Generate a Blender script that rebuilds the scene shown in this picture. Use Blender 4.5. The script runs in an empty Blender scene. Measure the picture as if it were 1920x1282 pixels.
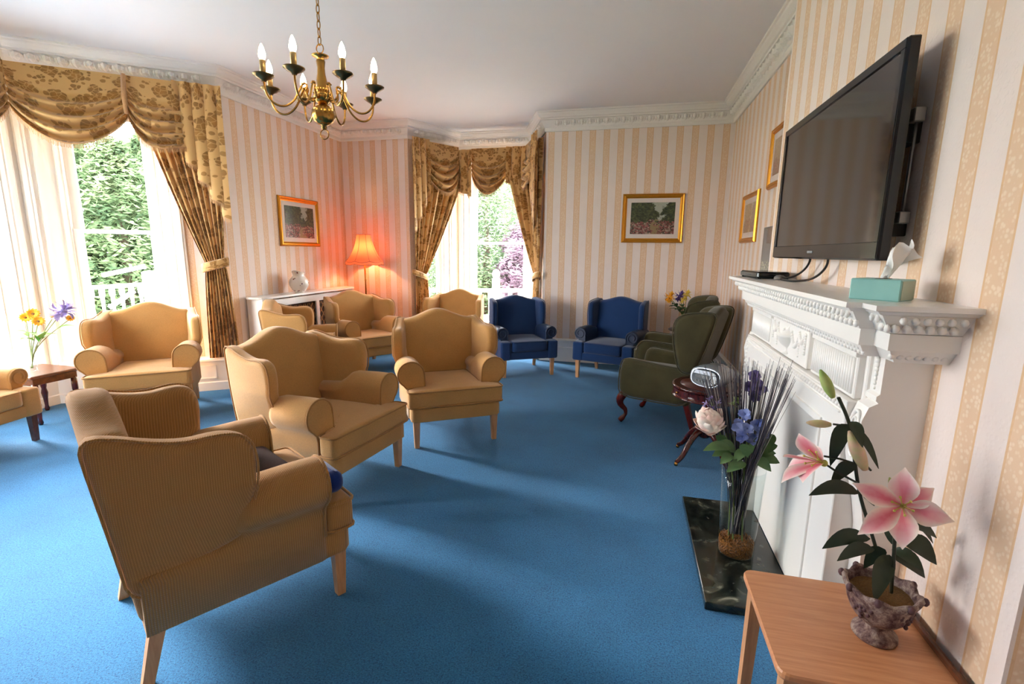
import bpy, math, random
from mathutils import Vector, Matrix
random.seed(7)
PI = math.pi
S = bpy.context.scene
COL = S.collection

# ---------------------------------------------------------------- camera
CH = 1.55                                   # eye height
FPX = 907.0                                 # focal length in pixels of the 1920 frame
YAW, PIT, ROL = (math.radians(a) for a in (13.42, 10.46, 0.66))
FWD = Vector((-math.sin(YAW)*math.cos(PIT), math.cos(YAW)*math.cos(PIT), -math.sin(PIT)))
R0 = Vector((math.cos(YAW), math.sin(YAW), 0)); U0 = R0.cross(FWD)
RGT = R0*math.cos(ROL)+U0*math.sin(ROL); UPV = U0*math.cos(ROL)-R0*math.sin(ROL)
cd = bpy.data.cameras.new('camera'); cam = bpy.data.objects.new('camera', cd); COL.objects.link(cam)
cd.sensor_width = 36; cd.lens = FPX/1920*36; cd.clip_start = .05; cd.clip_end = 300
cam.matrix_world = Matrix(((RGT.x, UPV.x, -FWD.x, 0), (RGT.y, UPV.y, -FWD.y, 0), (RGT.z, UPV.z, -FWD.z, CH), (0, 0, 0, 1)))
S.camera = cam
def ray(px, py): return FWD*FPX+RGT*(px-960)-UPV*(py-641)
def at_z(px, py, z): d = ray(px, py); return Vector((0, 0, CH))+d*((z-CH)/d.z)
def at_y(px, py, y): d = ray(px, py); return Vector((0, 0, CH))+d*(y/d.y)
def at_x(px, py, x): d = ray(px, py); return Vector((0, 0, CH))+d*(x/d.x)

# ---------------------------------------------------------------- world and exposure
W = bpy.data.worlds.new('overcast_sky'); S.world = W; W.use_nodes = True
bg = W.node_tree.nodes['Background']; bg.inputs[0].default_value = (.93, .97, 1, 1); bg.inputs[1].default_value = 11.0
sun = bpy.data.lights.new('hazy_sun', 'SUN'); sun.energy = 9.0; sun.angle = math.radians(22); sun.color = (1, .97, .92)
so_ = bpy.data.objects.new('hazy_sun', sun); COL.objects.link(so_); so_.location = (-12, 6, 8)
so_.rotation_euler = Vector((.86, -.22, -.46)).to_track_quat('-Z', 'Y').to_euler()
S.view_settings.view_transform = 'Standard'; S.view_settings.look = 'None'
S.view_settings.exposure = 1.4; S.view_settings.gamma = 1; S.view_settings.use_curve_mapping = False
S.cycles.max_bounces = 10; S.cycles.diffuse_bounces = 6; S.cycles.transparent_max_bounces = 16
S.cycles.caustics_reflective = False; S.cycles.caustics_refractive = False
S.cycles.sample_clamp_indirect = 8.0

# ---------------------------------------------------------------- mesh builder
def vadd(a, b): return (a[0]+b[0], a[1]+b[1], a[2]+b[2])
class MB:
    def __init__(s): s.v = []; s.f = []; s.sm = []; s.uv = []
    def add(s, vs, fs, smooth=True, uvs=None):
        b = len(s.v); s.v += [tuple(v) for v in vs]
        for i, f in enumerate(fs):
            s.f.append([b+k for k in f]); s.sm.append(smooth)
            s.uv.append([uvs[k] for k in f] if uvs else None)
        return s
    def box(s, x0, y0, z0, x1, y1, z1, c=0.0):
        x0, x1 = min(x0, x1), max(x0, x1); y0, y1 = min(y0, y1), max(y0, y1); z0, z1 = min(z0, z1), max(z0, z1)
        if c <= 0:
            vs = [(x, y, z) for z in (z0, z1) for y in (y0, y1) for x in (x0, x1)]
            return s.add(vs, [(0, 2, 3, 1), (4, 5, 7, 6), (0, 1, 5, 4), (2, 6, 7, 3), (0, 4, 6, 2), (1, 3, 7, 5)], False)
        c = min(c, .45*min(x1-x0, y1-y0, z1-z0))
        o = [(x0+c, y0), (x1-c, y0), (x1, y0+c), (x1, y1-c), (x1-c, y1), (x0+c, y1), (x0, y1-c), (x0, y0+c)]
        i = [(x0+c, y0+c), (x1-c, y0+c), (x1-c, y0+c), (x1-c, y1-c), (x1-c, y1-c), (x0+c, y1-c), (x0+c, y1-c), (x0+c, y0+c)]
        rings = [[(*p, z0) for p in i], [(*p, z0+c) for p in o], [(*p, z1-c) for p in o], [(*p, z1) for p in i]]
        return s.loft(rings, smooth=False)
    def loft(s, rings, cap=True, smooth=True, closed=True):
        n = len(rings[0]); vs = [p for r in rings for p in r]; fs = []
        for k in range(len(rings)-1):
            for j in range(n if closed else n-1):
                a = k*n+j; b = k*n+(j+1) % n
                fs.append((a, b, b+n, a+n))
        s.add(vs, fs, smooth)
        if cap:
            s.add(rings[0], [tuple(range(n))[::-1]], False); s.add(rings[-1], [tuple(range(n))], False)
        return s
    def tube(s, path, r, n=8, cap=True, closed=False):
        P = [Vector(p) for p in path]; m = len(P); rr = r if isinstance(r, (list, tuple)) else [r]*m
        rings = []; up = None
        for k in range(m):
            t = (P[(k+1) % m]-P[k-1]) if closed else (P[min(k+1, m-1)]-P[max(k-1, 0)])
            if t.length < 1e-9: t = Vector((0, 0, 1))
            t.normalize()
            if up is None:
                up = Vector((0, 0, 1)) if abs(t.z) < .9 else Vector((1, 0, 0))
            a = up-t*up.dot(t)
            if a.length < 1e-6: a = Vector((1, 0, 0))-t*t.x
            a.normalize(); up = a; b = t.cross(a)
            rings.append([tuple(P[k]+(a*math.cos(2*PI*j/n)+b*math.sin(2*PI*j/n))*rr[k]) for j in range(n)])
        if closed: rings.append(rings[0]); return s.loft(rings, cap=False)
        return s.loft(rings, cap=cap)
    def lathe(s, prof, n=24, c=(0, 0, 0), flute=0, nf=0, fz=None, cap=True):
        rings = []
        for r, z in prof:
            rg = []
            for j in range(n):
                a = 2*PI*j/n; k = 1
                if flute and (fz is None or fz[0] <= z <= fz[1]): k = 1-flute*(.5-.5*math.cos(nf*a))
                rg.append((c[0]+r*k*math.cos(a), c[1]+r*k*math.sin(a), c[2]+z))
            rings.append(rg)
        return s.loft(rings, cap=cap)
    def ball(s, c, r, n=10, m=6, sc=(1, 1, 1)):
        return s.lathe([(r*max(math.sin(PI*k/m), .02)*1, -r*sc[2]*math.cos(PI*k/m)) for k in range(m+1)], n, c) if sc[0] == sc[1] == 1 else \
            s.loft([[(c[0]+r*sc[0]*max(math.sin(PI*k/m), .02)*math.cos(2*PI*j/n), c[1]+r*sc[1]*max(math.sin(PI*k/m), .02)*math.sin(2*PI*j/n), c[2]-r*sc[2]*math.cos(PI*k/m)) for j in range(n)] for k in range(m+1)])
    def grid(s, fn, nu, nv, uvf=None, smooth=True):
        vs = [fn(i/nu, j/nv) for j in range(nv+1) for i in range(nu+1)]
        uvs = [uvf(i/nu, j/nv) for j in range(nv+1) for i in range(nu+1)] if uvf else None
        fs = [(j*(nu+1)+i, j*(nu+1)+i+1, (j+1)*(nu+1)+i+1, (j+1)*(nu+1)+i) for j in range(nv) for i in range(nu)]
        return s.add(vs, fs, smooth, uvs)
    def prism(s, poly, fmap, h0, h1, smooth=False):
        a = [fmap(x, y, h0) for x, y in poly]; b = [fmap(x, y, h1) for x, y in poly]
        return s.loft([a, b], smooth=smooth)
    def pillow(s, out, fmap, t, r, bulge=0.0, bulge2=None, n=3):
        """padded slab: 2-D outline, thickness t, rounded edge r, swelling faces"""
        m = len(out); cx = sum(p[0] for p in out)/m; cy = sum(p[1] for p in out)/m
        area = sum(out[k][0]*out[(k+1) % m][1]-out[(k+1) % m][0]*out[k][1] for k in range(m))
        if area < 0: out = out[::-1]
        nm = []
        for k in range(m):
            ax, ay = out[k-1]; bx, by = out[(k+1) % m]
            dx, dy = bx-ax, by-ay; l = math.hypot(dx, dy) or 1
            nm.append((-dy/l, dx/l))
        if bulge2 is None: bulge2 = bulge
        def ins(d): return [(out[k][0]+nm[k][0]*d, out[k][1]+nm[k][1]*d) for k in range(m)]
        rings = []; q = ins(r); hx = max(abs(p[0]-cx) for p in q); hy = max(abs(p[1]-cy) for p in q)
        def blg(p, fr):
            ax = (p[0]-cx)*fr/hx; ay = (p[1]-cy)*fr/hy; return max(0, 1-ax*ax)*max(0, 1-ay*ay)
        for fr in (.1, .2, .3, .4, .5, .6, .7, .8, .9, .96):
            rings.append([fmap(cx+(p[0]-cx)*fr, cy+(p[1]-cy)*fr, -t/2-bulge2*blg(p, fr)) for p in q])
        for k in range(n+1):
            a = k/n*PI/2; d = r*(1-math.sin(a)); h = -t/2+r*(1-math.cos(a))
            rings.append([fmap(*p, h-(bulge2*blg(p, 1)*(1-k/n))) for p in ins(d)])
        for k in range(n+1):
            a = k/n*PI/2; d = r*(1-math.cos(a)); h = t/2-r*(1-math.sin(a))
            rings.append([fmap(*p, h+bulge*blg(p, 1)*k/n) for p in ins(d)])
        for fr in (.96, .9, .8, .7, .6, .5, .4, .3, .2, .1):
            rings.append([fmap(cx+(p[0]-cx)*fr, cy+(p[1]-cy)*fr, t/2+bulge*blg(p, fr)) for p in q])
        s.loft(rings, cap=False)
        for rg, fl in ((rings[0], 1), (rings[-1], 0)):
            c = tuple(sum(p[i] for p in rg)/m for i in range(3))
            fs = [(k, (k+1) % m, m) for k in range(m)]
            s.add(rg+[c], [f[::-1] if fl else f for f in fs], True)
        return s
    def build(s, name, mat, parent=None, loc=None, rz=0.0, fixn=True):
        me = bpy.data.meshes.new(name); me.from_pydata(s.v, [], s.f)
        me.polygons.foreach_set('use_smooth', s.sm)
        if any(u for u in s.uv):
            ul = me.uv_layers.new(name='UVMap'); i = 0
            for u, f in zip(s.uv, s.f):
                for k in range(len(f)):
                    if u: ul.data[i].uv = u[k]
                    i += 1
        if fixn:
            import bmesh
            bm = bmesh.new(); bm.from_mesh(me); bmesh.ops.remove_doubles(bm, verts=bm.verts, dist=1e-5)
            bmesh.ops.recalc_face_normals(bm, faces=bm.faces); bm.to_mesh(me); bm.free()
        me.materials.append(mat)
        o = bpy.data.objects.new(name, me); COL.objects.link(o)
        if parent: o.parent = parent
        if loc: o.location = loc
        if rz: o.rotation_euler.z = rz
        return o
def place(me_obj, name, parent, loc=(0, 0, 0), rot=(0, 0, 0), scale=None):
    """another object sharing the same mesh"""
    o = bpy.data.objects.new(name, me_obj.data); COL.objects.link(o); o.parent = parent
    o.location = loc; o.rotation_euler = rot
    if scale: o.scale = scale
    return o
def thing(name, label, cat, loc=(0, 0, 0), rz=0.0, group=None):
    o = bpy.data.objects.new(name, None); COL.objects.link(o); o.location = loc; o.rotation_euler = (0, 0, rz)
    o.empty_display_size = .1
    return tag(o, label, cat, group)
def tag(o, label, cat, group=None):
    o['label'] = label; o['category'] = cat
    if group: o['group'] = group
    return o
def struct(o): o['kind'] = 'structure'; return o
def stuff(o): o['kind'] = 'stuff'; return o
def copy_tree(o, parent=None):
    c = o.copy(); COL.objects.link(c); c.parent = parent
    for ch in list(o.children): copy_tree(ch, c)
    return c
def chaikin(p, it=2, closed=True):
    for _ in range(it):
        q = []
        m = len(p)
        for k in range(m if closed else m-1):
            a, b = p[k], p[(k+1) % m]
            q += [tuple(a[i]*.75+b[i]*.25 for i in range(len(a))), tuple(a[i]*.25+b[i]*.75 for i in range(len(a)))]
        if not closed: q = [p[0]]+q+[p[-1]]
        p = q
    return p
def resample(p, n, closed=True):
    q = p+[p[0]] if closed else p
    L = [0]
    for a, b in zip(q, q[1:]): L.append(L[-1]+math.dist(a, b))
    out = []; k = 0
    for i in range(n):
        t = L[-1]*i/(n if closed else n-1)
        while k < len(q)-2 and L[k+1] < t: k += 1
        f = (t-L[k])/max(L[k+1]-L[k], 1e-9)
        out.append(tuple(q[k][j]+(q[k+1][j]-q[k][j])*min(f, 1) for j in range(len(q[0]))))
    return out
def rpoly(p, r, n=5):
    out = []; m = len(p)
    for k in range(m):
        P = Vector(p[k]); A = Vector(p[k-1])-P; B = Vector(p[(k+1) % m])-P
        d = min(r, .48*A.length, .48*B.length); a = P+A.normalized()*d; b_ = P+B.normalized()*d
        for i in range(n+1):
            t = i/n; q = a*(1-t)**2+P*2*t*(1-t)+b_*t*t; out.append((q.x, q.y))
    return out
def lerp(a, b, t): return a+(b-a)*t

# ---------------------------------------------------------------- materials
def lin(c):
    def g(x): x /= 255; return x/12.92 if x <= .04045 else ((x+.055)/1.055)**2.4
    return (g(c[0]), g(c[1]), g(c[2]), 1)
class NT:
    def __init__(s, name):
        s.m = bpy.data.materials.new(name); s.m.use_nodes = True; s.t = s.m.node_tree
        s.p = s.t.nodes['Principled BSDF']; s.out = s.t.nodes['Material Output']
    def n(s, kind, **kw):
        nd = s.t.nodes.new('ShaderNode'+kind)
        for k, v in kw.items():
            if k[0] == 'i' and k[1:].isdigit(): nd.inputs[int(k[1:])].default_value = v
            elif hasattr(nd, k): setattr(nd, k, v)
            else: nd.inputs[k.replace('_', ' ')].default_value = v
        return nd
    def l(s, a, b): s.t.links.new(a, b)
    def mix(s, fac, a, b, blend='MIX'):
        nd = s.n('Mix', data_type='RGBA', blend_type=blend)
        for sk, v in ((nd.inputs[0], fac), (nd.inputs[6], a), (nd.inputs[7], b)):
            if hasattr(v, 'is_linked') or hasattr(v, 'links'): s.l(v, sk)
            else: sk.default_value = v
        return nd.outputs[2]
    def math(s, op, a, b=None, c=None):
        nd = s.n('Math', operation=op)
        for k, v in enumerate((a, b, c)):
            if v is None: continue
            if hasattr(v, 'links'): s.l(v, nd.inputs[k])
            else: nd.inputs[k].default_value = v
        return nd.outputs[0]
    def ramp(s, fac, stops):
        nd = s.n('ValToRGB'); e = nd.color_ramp.elements
        while len(e) < len(stops): e.new(.5)
        for k, (p, c) in enumerate(stops): e[k].position = p; e[k].color = c
        s.l(fac, nd.inputs[0]); return nd.outputs[0]
    def coord(s, kind='Object', scale=None):
        o = s.n('TexCoord').outputs[kind]
        if scale:
            mp = s.n('Mapping'); mp.inputs['Scale'].default_value = scale; s.l(o, mp.inputs[0]); return mp.outputs[0]
        return o
    def noise(s, co, scale, detail=3, rough=.5):
        nd = s.n('TexNoise', Scale=scale, Detail=detail, Roughness=rough); s.l(co, nd.inputs['Vector']); return nd.outputs[0]
    def voro(s, co, scale, feature='F1', out='Distance'):
        nd = s.n('TexVoronoi', Scale=scale, feature=feature); s.l(co, nd.inputs['Vector']); return nd.outputs[out]
    def bump(s, h, dist=.002, strength=1):
        nd = s.n('Bump', Distance=dist, Strength=strength); s.l(h, nd.inputs['Height']); s.l(nd.outputs[0], s.p.inputs['Normal'])
    def base(s, c):
        if hasattr(c, 'links'): s.l(c, s.p.inputs['Base Color'])
        else: s.p.inputs['Base Color'].default_value = c
    def set(s, rough=.6, metal=0, spec=.5, sheen=0):
        s.p.inputs['Roughness'].default_value = rough; s.p.inputs['Metallic'].default_value = metal
        s.p.inputs['Specular IOR Level'].default_value = spec
        if sheen: s.p.inputs['Sheen Weight'].default_value = sheen
        return s
def plain(name, c, rough=.5, metal=0, spec=.5, var=0.0, vs=30, bump=0.0):
    t = NT(name).set(rough, metal, spec); c = lin(c)
    if var or bump:
        f = t.noise(t.coord(), vs)
        if var: t.base(t.mix(f, tuple(x*(1-var) for x in c[:3])+(1,), tuple(min(1, x*(1+var)) for x in c[:3])+(1,)))
        else: t.base(c)
        if bump: t.bump(f, bump)
    else: t.base(c)
    return t.m
M = {}
M['white_gloss'] = plain('white gloss paint', (238, 234, 228), .28, var=.02, vs=6)
M['plaster'] = plain('white plaster', (232, 226, 220), .7, bump=.002, vs=60)
M['ceiling'] = plain('ceiling paint', (232, 230, 230), .8, var=.015, vs=3)
M['beech'] = None
def wood(name, dark, light, scale=(2, 30, 30), rough=.4, spec=.5):
    t = NT(name).set(rough, 0, spec); co = t.coord('Object', scale)
    f = t.noise(co, 2.2, 6, .65); t.base(t.ramp(f, [(.3, lin(dark)), (.7, lin(light))])); return t.m
M['beech'] = wood('beech wood', (176, 122, 78), (206, 154, 106), (30, 30, 3))
M['table_wood'] = wood('beech laminate', (188, 124, 82), (212, 152, 108), (2.5, 40, 40), .38)
M['mahogany'] = wood('mahogany', (42, 10, 8), (84, 24, 18), (20, 20, 4), .18, .6)
M['redwood'] = wood('red mahogany leg', (74, 16, 12), (112, 30, 22), (20, 20, 4), .25)
M['darkwood'] = wood('dark brown wood', (58, 30, 18), (104, 60, 36), (12, 12, 12), .3)
M['deck_wood'] = wood('painted timber', (214, 206, 192), (238, 232, 222), (8, 8, 8), .6)
M['brass'] = plain('antique brass', (176, 132, 66), .24, 1)
M['gold'] = plain('gilt frame', (206, 140, 42), .34, .75, var=.12, vs=40)
M['black'] = plain('black plastic', (16, 16, 18), .3)
M['gloss_black'] = plain('glossy black plastic', (9, 10, 13), .12)
M['steel'] = plain('brushed steel', (150, 150, 150), .35, .9)
M['silver'] = plain('silver plastic', (150, 156, 164), .25, .55)
def fabric(name, c, var=.24, ns=170, bump=.0016, rough=.9, blot=.06, sheen=.25):
    t = NT(name).set(rough, 0, .2, sheen); co = t.coord(); c = lin(c)
    f = t.noise(co, ns, 2, .7); g = t.noise(co, 5, 3)
    a = t.mix(f, tuple(x*(1-var) for x in c[:3])+(1,), tuple(min(1, x*(1+var)) for x in c[:3])+(1,))
    b = t.mix(1.0, a, t.ramp(g, [(.3, (1-blot, 1-blot, 1-blot, 1)), (.7, (1+blot, 1+blot, 1+blot, 1))]), 'MULTIPLY')
    t.base(b); t.bump(f, bump); return t.m
M['tan'] = fabric('tan woven upholstery', (188, 140, 82))
M['tan_pipe'] = fabric('tan piping', (164, 118, 66))
M['blue'] = fabric('navy blue upholstery', (22, 50, 92), .3, 300)
M['blue_vinyl'] = plain('dark blue vinyl', (30, 44, 70), .42, var=.25, vs=60)
M['green'] = fabric('moss green velvet', (68, 62, 37), .12, 120, .0006, .85, .22, .25)
M['brown_fab'] = fabric('dark brown cloth', (58, 36, 30), .25, 120, .003, .95, .06, 0)
M['royal'] = fabric('royal blue cloth', (14, 40, 104), .2, 200)
def ribbed(name, c):
    t = NT(name).set(.9, 0, .2, .25); co = t.coord(); sp = t.n('SeparateXYZ'); t.l(co, sp.inputs[0])
    h = t.math('ADD', sp.outputs[0], sp.outputs[1])
    a = t.math('SINE', t.math('MULTIPLY', h, 2*PI/.0085)); b = t.math('SINE', t.math('MULTIPLY', sp.outputs[2], 2*PI/.0075))
    k = t.math('MULTIPLY_ADD', t.math('MULTIPLY', t.math('ADD', a, .35), t.math('MULTIPLY_ADD', b, .3, .7)), .4, .5)
    c1 = lin(c); t.base(t.mix(k, tuple(x*.66 for x in c1[:3])+(1,), tuple(x*1.15 for x in c1[:3])+(1,)))
    t.bump(k, .0025); return t.m
M['ribbed'] = ribbed('ribbed tan upholstery', (170, 122, 68))

def wallpaper():
    t = NT('striped wallpaper').set(.55, 0, .3); uv = t.n('UVMap').outputs[0]
    sp = t.n('SeparateXYZ'); t.l(uv, sp.inputs[0])
    ph = t.math('FRACT', t.math('DIVIDE', sp.outputs[0], .185))
    st = t.math('LESS_THAN', ph, .44)
    e1 = t.math('LESS_THAN', t.math('ABSOLUTE', t.math('SUBTRACT', ph, .02)), .022)
    e2 = t.math('LESS_THAN', t.math('ABSOLUTE', t.math('SUBTRACT', ph, .42)), .022)
    edge = t.math('MAXIMUM', e1, e2)
    v = t.voro(uv, 70); mot = t.ramp(v, [(.25, (1, 1, 1, 1)), (.5, (0, 0, 0, 1))])
    peach = t.mix(mot, lin((224, 190, 158)), lin((232, 206, 178)))
    peach = t.mix(edge, peach, lin((220, 180, 140)))
    pale = t.mix(t.noise(uv, 9), lin((228, 211, 202)), lin((234, 219, 210)))
    t.base(t.mix(st, pale, peach)); t.bump(mot, .0006); return t.m
M['paper'] = wallpaper()
def carpet():
    t = NT('blue carpet').set(.95, 0, .1, .15); co = t.coord()
    f = t.noise(co, 150, 3, .7); g = t.noise(co, 2.3, 4, .6); w = t.voro(co, 95)
    a = t.ramp(f, [(.3, lin((22, 76, 118))), (.72, lin((56, 130, 178)))])
    b = t.mix(t.ramp(w, [(.1, (.8, .8, .8, 1)), (.34, (0, 0, 0, 1))]), a, lin((18, 64, 104)))
    c = t.mix(1.0, b, t.ramp(g, [(.3, (.86, .86, .86, 1)), (.7, (1.12, 1.12, 1.12, 1))]), 'MULTIPLY')
    t.base(c); t.bump(t.noise(co, 260, 2), .004); return t.m
M['carpet'] = carpet()
def glass_pane():
    t = NT('window glass'); t.t.nodes.remove(t.p)
    tr = t.n('BsdfTransparent'); gl = t.n('BsdfGlossy', Roughness=.02); fr = t.n('Fresnel', IOR=1.35); mx = t.n('MixShader')
    ge = t.n('NewGeometry'); t.l(t.math('MULTIPLY', fr.outputs[0], t.math('SUBTRACT', 1.0, ge.outputs['Backfacing'])), mx.inputs[0]); t.l(tr.outputs[0], mx.inputs[1]); t.l(gl.outputs[0], mx.inputs[2]); t.l(mx.outputs[0], t.out.inputs[0])
    return t.m
M['pane'] = glass_pane()
def thin_glass(name, tint):
    t = NT(name); t.t.nodes.remove(t.p)
    tr = t.n('BsdfTransparent', Color=tint); gl = t.n('BsdfGlossy', Roughness=.03); lw = t.n('LayerWeight', Blend=.22); mx = t.n('MixShader')
    ge = t.n('NewGeometry'); t.l(t.math('MULTIPLY', lw.outputs['Fresnel'], t.math('SUBTRACT', 1.0, ge.outputs['Backfacing'])), mx.inputs[0]); t.l(tr.outputs[0], mx.inputs[1]); t.l(gl.outputs[0], mx.inputs[2]); t.l(mx.outputs[0], t.out.inputs[0])
    return t.m
M['vase_glass'] = thin_glass('clear vase glass', (.93, .96, .96, 1))
def damask():
    t = NT('gold floral curtain fabric').set(.62, 0, .35, .3); uv = t.n('UVMap').outputs[0]
    mp = t.n('Mapping'); t.l(uv, mp.inputs[0]); nz = t.n('TexNoise', Scale=14.0, Detail=2.0); t.l(uv, nz.inputs['Vector'])
    wv = t.n('Mix', data_type='VECTOR'); wv.inputs[0].default_value = .035; t.l(uv, wv.inputs[4]); t.l(nz.outputs['Color'], wv.inputs[5])
    co = wv.outputs[1]
    v = t.n('TexVoronoi', Scale=6.2); v.inputs['Randomness'].default_value = .7; t.l(co, v.inputs['Vector'])
    pet = t.n('TexVoronoi', Scale=21.0); t.l(co, pet.inputs['Vector']); pe = t.n('TexVoronoi', Scale=21.0, feature='DISTANCE_TO_EDGE'); t.l(co, pe.inputs['Vector'])
    d = t.math('ADD', v.outputs['Distance'], t.math('MULTIPLY', pet.outputs['Distance'], .22))
    fl = t.ramp(d, [(.56, (1, 1, 1, 1)), (.59, (0, 0, 0, 1))]); line = t.ramp(pe.outputs[0], [(.03, (1, 1, 1, 1)), (.09, (0, 0, 0, 1))])
    lf = t.voro(co, 13.0, 'F1'); leaf = t.ramp(lf, [(.27, (1, 1, 1, 1)), (.31, (0, 0, 0, 1))])
    g = lin((206, 160, 98)); fcol = t.mix(t.ramp(v.outputs['Distance'], [(.1, (0, 0, 0, 1)), (.5, (1, 1, 1, 1))]), lin((168, 116, 48)), lin((138, 96, 40)))
    c = t.mix(leaf, g, lin((158, 112, 52))); c = t.mix(fl, c, t.mix(line, fcol, lin((190, 144, 82))))
    t.base(c); t.bump(fl, .001); return t.m
M['damask'] = damask()
M['fringe'] = fabric('pinkish gold fringe', (196, 150, 104), .25, 90)
# ---------------------------------------------------------------- room shell
XL, XR, XB, YB, YF, ZC = -4.35, 1.183, .907, 6.9, -1.8, 3.40
BR0, BR1 = 1.226, 3.6                                   # chimney breast
P0 = Vector((XL, 4.58)); P1 = P0+Vector((-.8, -.6))*1.66  # left bay
P2 = Vector((P1.x, 1.2)); P3 = Vector((XL, .204))
PER = [(XR, YF), (XR, BR0), (XB, BR0), (XB, BR1), (XR, BR1), (XR, YB), (-1.2, YB), (-1.53, 7.8), (-2.78, 7.8), (-3.25, YB),
       (XL, YB), tuple(P0), tuple(P1), tuple(P2), tuple(P3), (XL, YF)]
NPER = len(PER)
b = MB(); b.box(-7.2, YF-.3, -.05, 1.5, 8.2, 0)
struct(b.build('floor', M['carpet']))
b = MB(); b.box(-6.1, YF-.3, ZC, 1.5, 8.1, ZC+.1)
struct(b.build('ceiling', M['ceiling']))
def wall(name, A, B, holes=(), u0=0.0, mat=None, z1=ZC, t=.12):
    A = Vector(A); B = Vector(B); L = (B-A).length; d = (B-A)/L; n = Vector((-d.y, d.x))      # n points into the room
    m = MB()
    def piece(s0, s1, za, zb):
        if s1-s0 < 1e-4 or zb-za < 1e-4: return
        q = []; uv = []
        for h in (0, -t):
            for z in (za, zb):
                for s in (s0, s1):
                    p = A+d*s+n*h; q.append((p.x, p.y, z)); uv.append((s+u0, z))
        fs = [(0, 1, 3, 2), (4, 6, 7, 5), (0, 4, 5, 1), (2, 3, 7, 6)]
        if s0 > 1e-4: fs.append((0, 2, 6, 4))
        if s1 < L-1e-4: fs.append((1, 5, 7, 3))
        m.add(q, fs, False, uv)
    s = 0
    for (h0, h1, za, zb) in sorted(holes):
        piece(s, h0, 0, z1); piece(h0, h1, 0, za); piece(h0, h1, zb, z1); s = h1
    piece(s, L, 0, z1)
    return struct(m.build(name, mat or M['paper'], fixn=False))
WGP = M['white_gloss']
ub = at_y(1054.4, 251.4, YB).x; ur = at_x(1851.7, 0, XB).y; ul = at_x(428.3, 185, XL).y
wall('wall_right_near', PER[0], PER[1])
wall('wall_chimney_near', PER[1], PER[2])
wall('wall_chimney_breast', PER[2], PER[3], u0=-(ur-.081-BR0)+1.85)
wall('wall_chimney_far', PER[3], PER[4])
wall('wall_right', PER[4], PER[5])
wall('wall_back_right', PER[5], PER[6], u0=-(XR-ub-.081)+1.85)
LBC = (Vector(PER[8])-Vector(PER[9])).length
wall('wall_bay_right', PER[6], PER[7], [(.22, .78, .36, 2.95)])
wall('wall_bay_back', PER[7], PER[8], [(.06, 1.19, .36, 2.95)])
wall('wall_bay_left', PER[8], PER[9], [(.22, .80, .36, 2.95)])
wall('wall_back_left', PER[9], PER[10], u0=.03)
wall('wall_left', PER[10], PER[11], u0=-(YB-ul-.081)+1.85)
wall('wall_window_far', PER[11], PER[12], [(.47, 1.58, .36, 2.95)], u0=.05)
wall('wall_window_middle', PER[12], PER[13], [(.14, 2.24, .36, 2.95)], mat=WGP)
wall('wall_window_near', PER[13], PER[14], [(.08, 1.19, .36, 2.95)], mat=WGP)
wall('wall_left_near', PER[14], PER[15])
wall('wall_front', PER[15], PER[0])

def inward(k, pts):
    n = len(pts); a, p, c = Vector(pts[k-1]), Vector(pts[k]), Vector(pts[(k+1) % n])
    d1 = (p-a).normalized(); d2 = (c-p).normalized(); n1 = Vector((-d1.y, d1.x)); n2 = Vector((-d2.y, d2.x))
    m = n1+n2; return m/max(m.dot(n1), .2)
def sweep(profile, pts, closed=True):
    m = MB(); n = len(pts); ms = [inward(k, pts) for k in range(n)]; g = len(profile)
    for k in range(n if closed else n-1):
        k2 = (k+1) % n; vs = []
        for d, z in profile:
            for kk in (k, k2):
                p = Vector(pts[kk])+ms[kk]*d; vs.append((p.x, p.y, z))
        m.add(vs, [(2*j, 2*j+1, 2*j+3, 2*j+2) for j in range(g-1)], False)
    return m
# cornice with its leaf enrichment
cor = struct(sweep([(0, 3.165), (.018, 3.165), (.024, 3.175), (.024, 3.212), (.034, 3.222), (.04, 3.232), (.062, 3.275), (.078, 3.30), (.094, 3.303), (.096, 3.322),
                    (.112, 3.328), (.124, 3.345), (.142, 3.362), (.148, 3.378), (.165, 3.382), (.168, 3.399)], PER).build('trim_1', M['plaster'], fixn=False))
def leaf_run(A, B, step=.108):
    A = Vector(A); B = Vector(B); L = (B-A).length; d = (B-A)/L; n = Vector((-d.y, d.x)); m = MB()
    c = int((L-.12)/step); s0 = (L-c*step)/2+step/2
    for i in range(c):
        s = s0+i*step
        for (ds, wd, lo, hi, o) in ((0, .034, 0, 1, .030), (-.034, .020, .1, .85, .018), (.034, .020, .1, .85, .018)):
            vs = []
            for (w, t_, o_) in ((0, lo, 0), (-wd, lo+.35*(hi-lo), .2), (wd, lo+.35*(hi-lo), .2), (0, lo+.5*(hi-lo), 1), (-wd*.8, lo+.8*(hi-lo), .3), (wd*.8, lo+.8*(hi-lo), .3), (0, hi, .5)):
                dd = lerp(.036, .082, t_)+o*o_; z = lerp(3.226, 3.302, t_)-o*o_*.5
                p = A+d*(s+ds+w)+n*dd; vs.append((p.x, p.y, z))
            m.add(vs, [(0, 2, 3), (0, 3, 1), (1, 3, 4), (2, 5, 3), (3, 6, 4), (3, 5, 6)], False)
    return m
for k in (3, 4, 5, 6, 7, 8, 9, 10, 11):
    stuff(leaf_run(PER[k], PER[k+1]).build('leaf_moulding', M['plaster'], cor, fixn=False))
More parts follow.
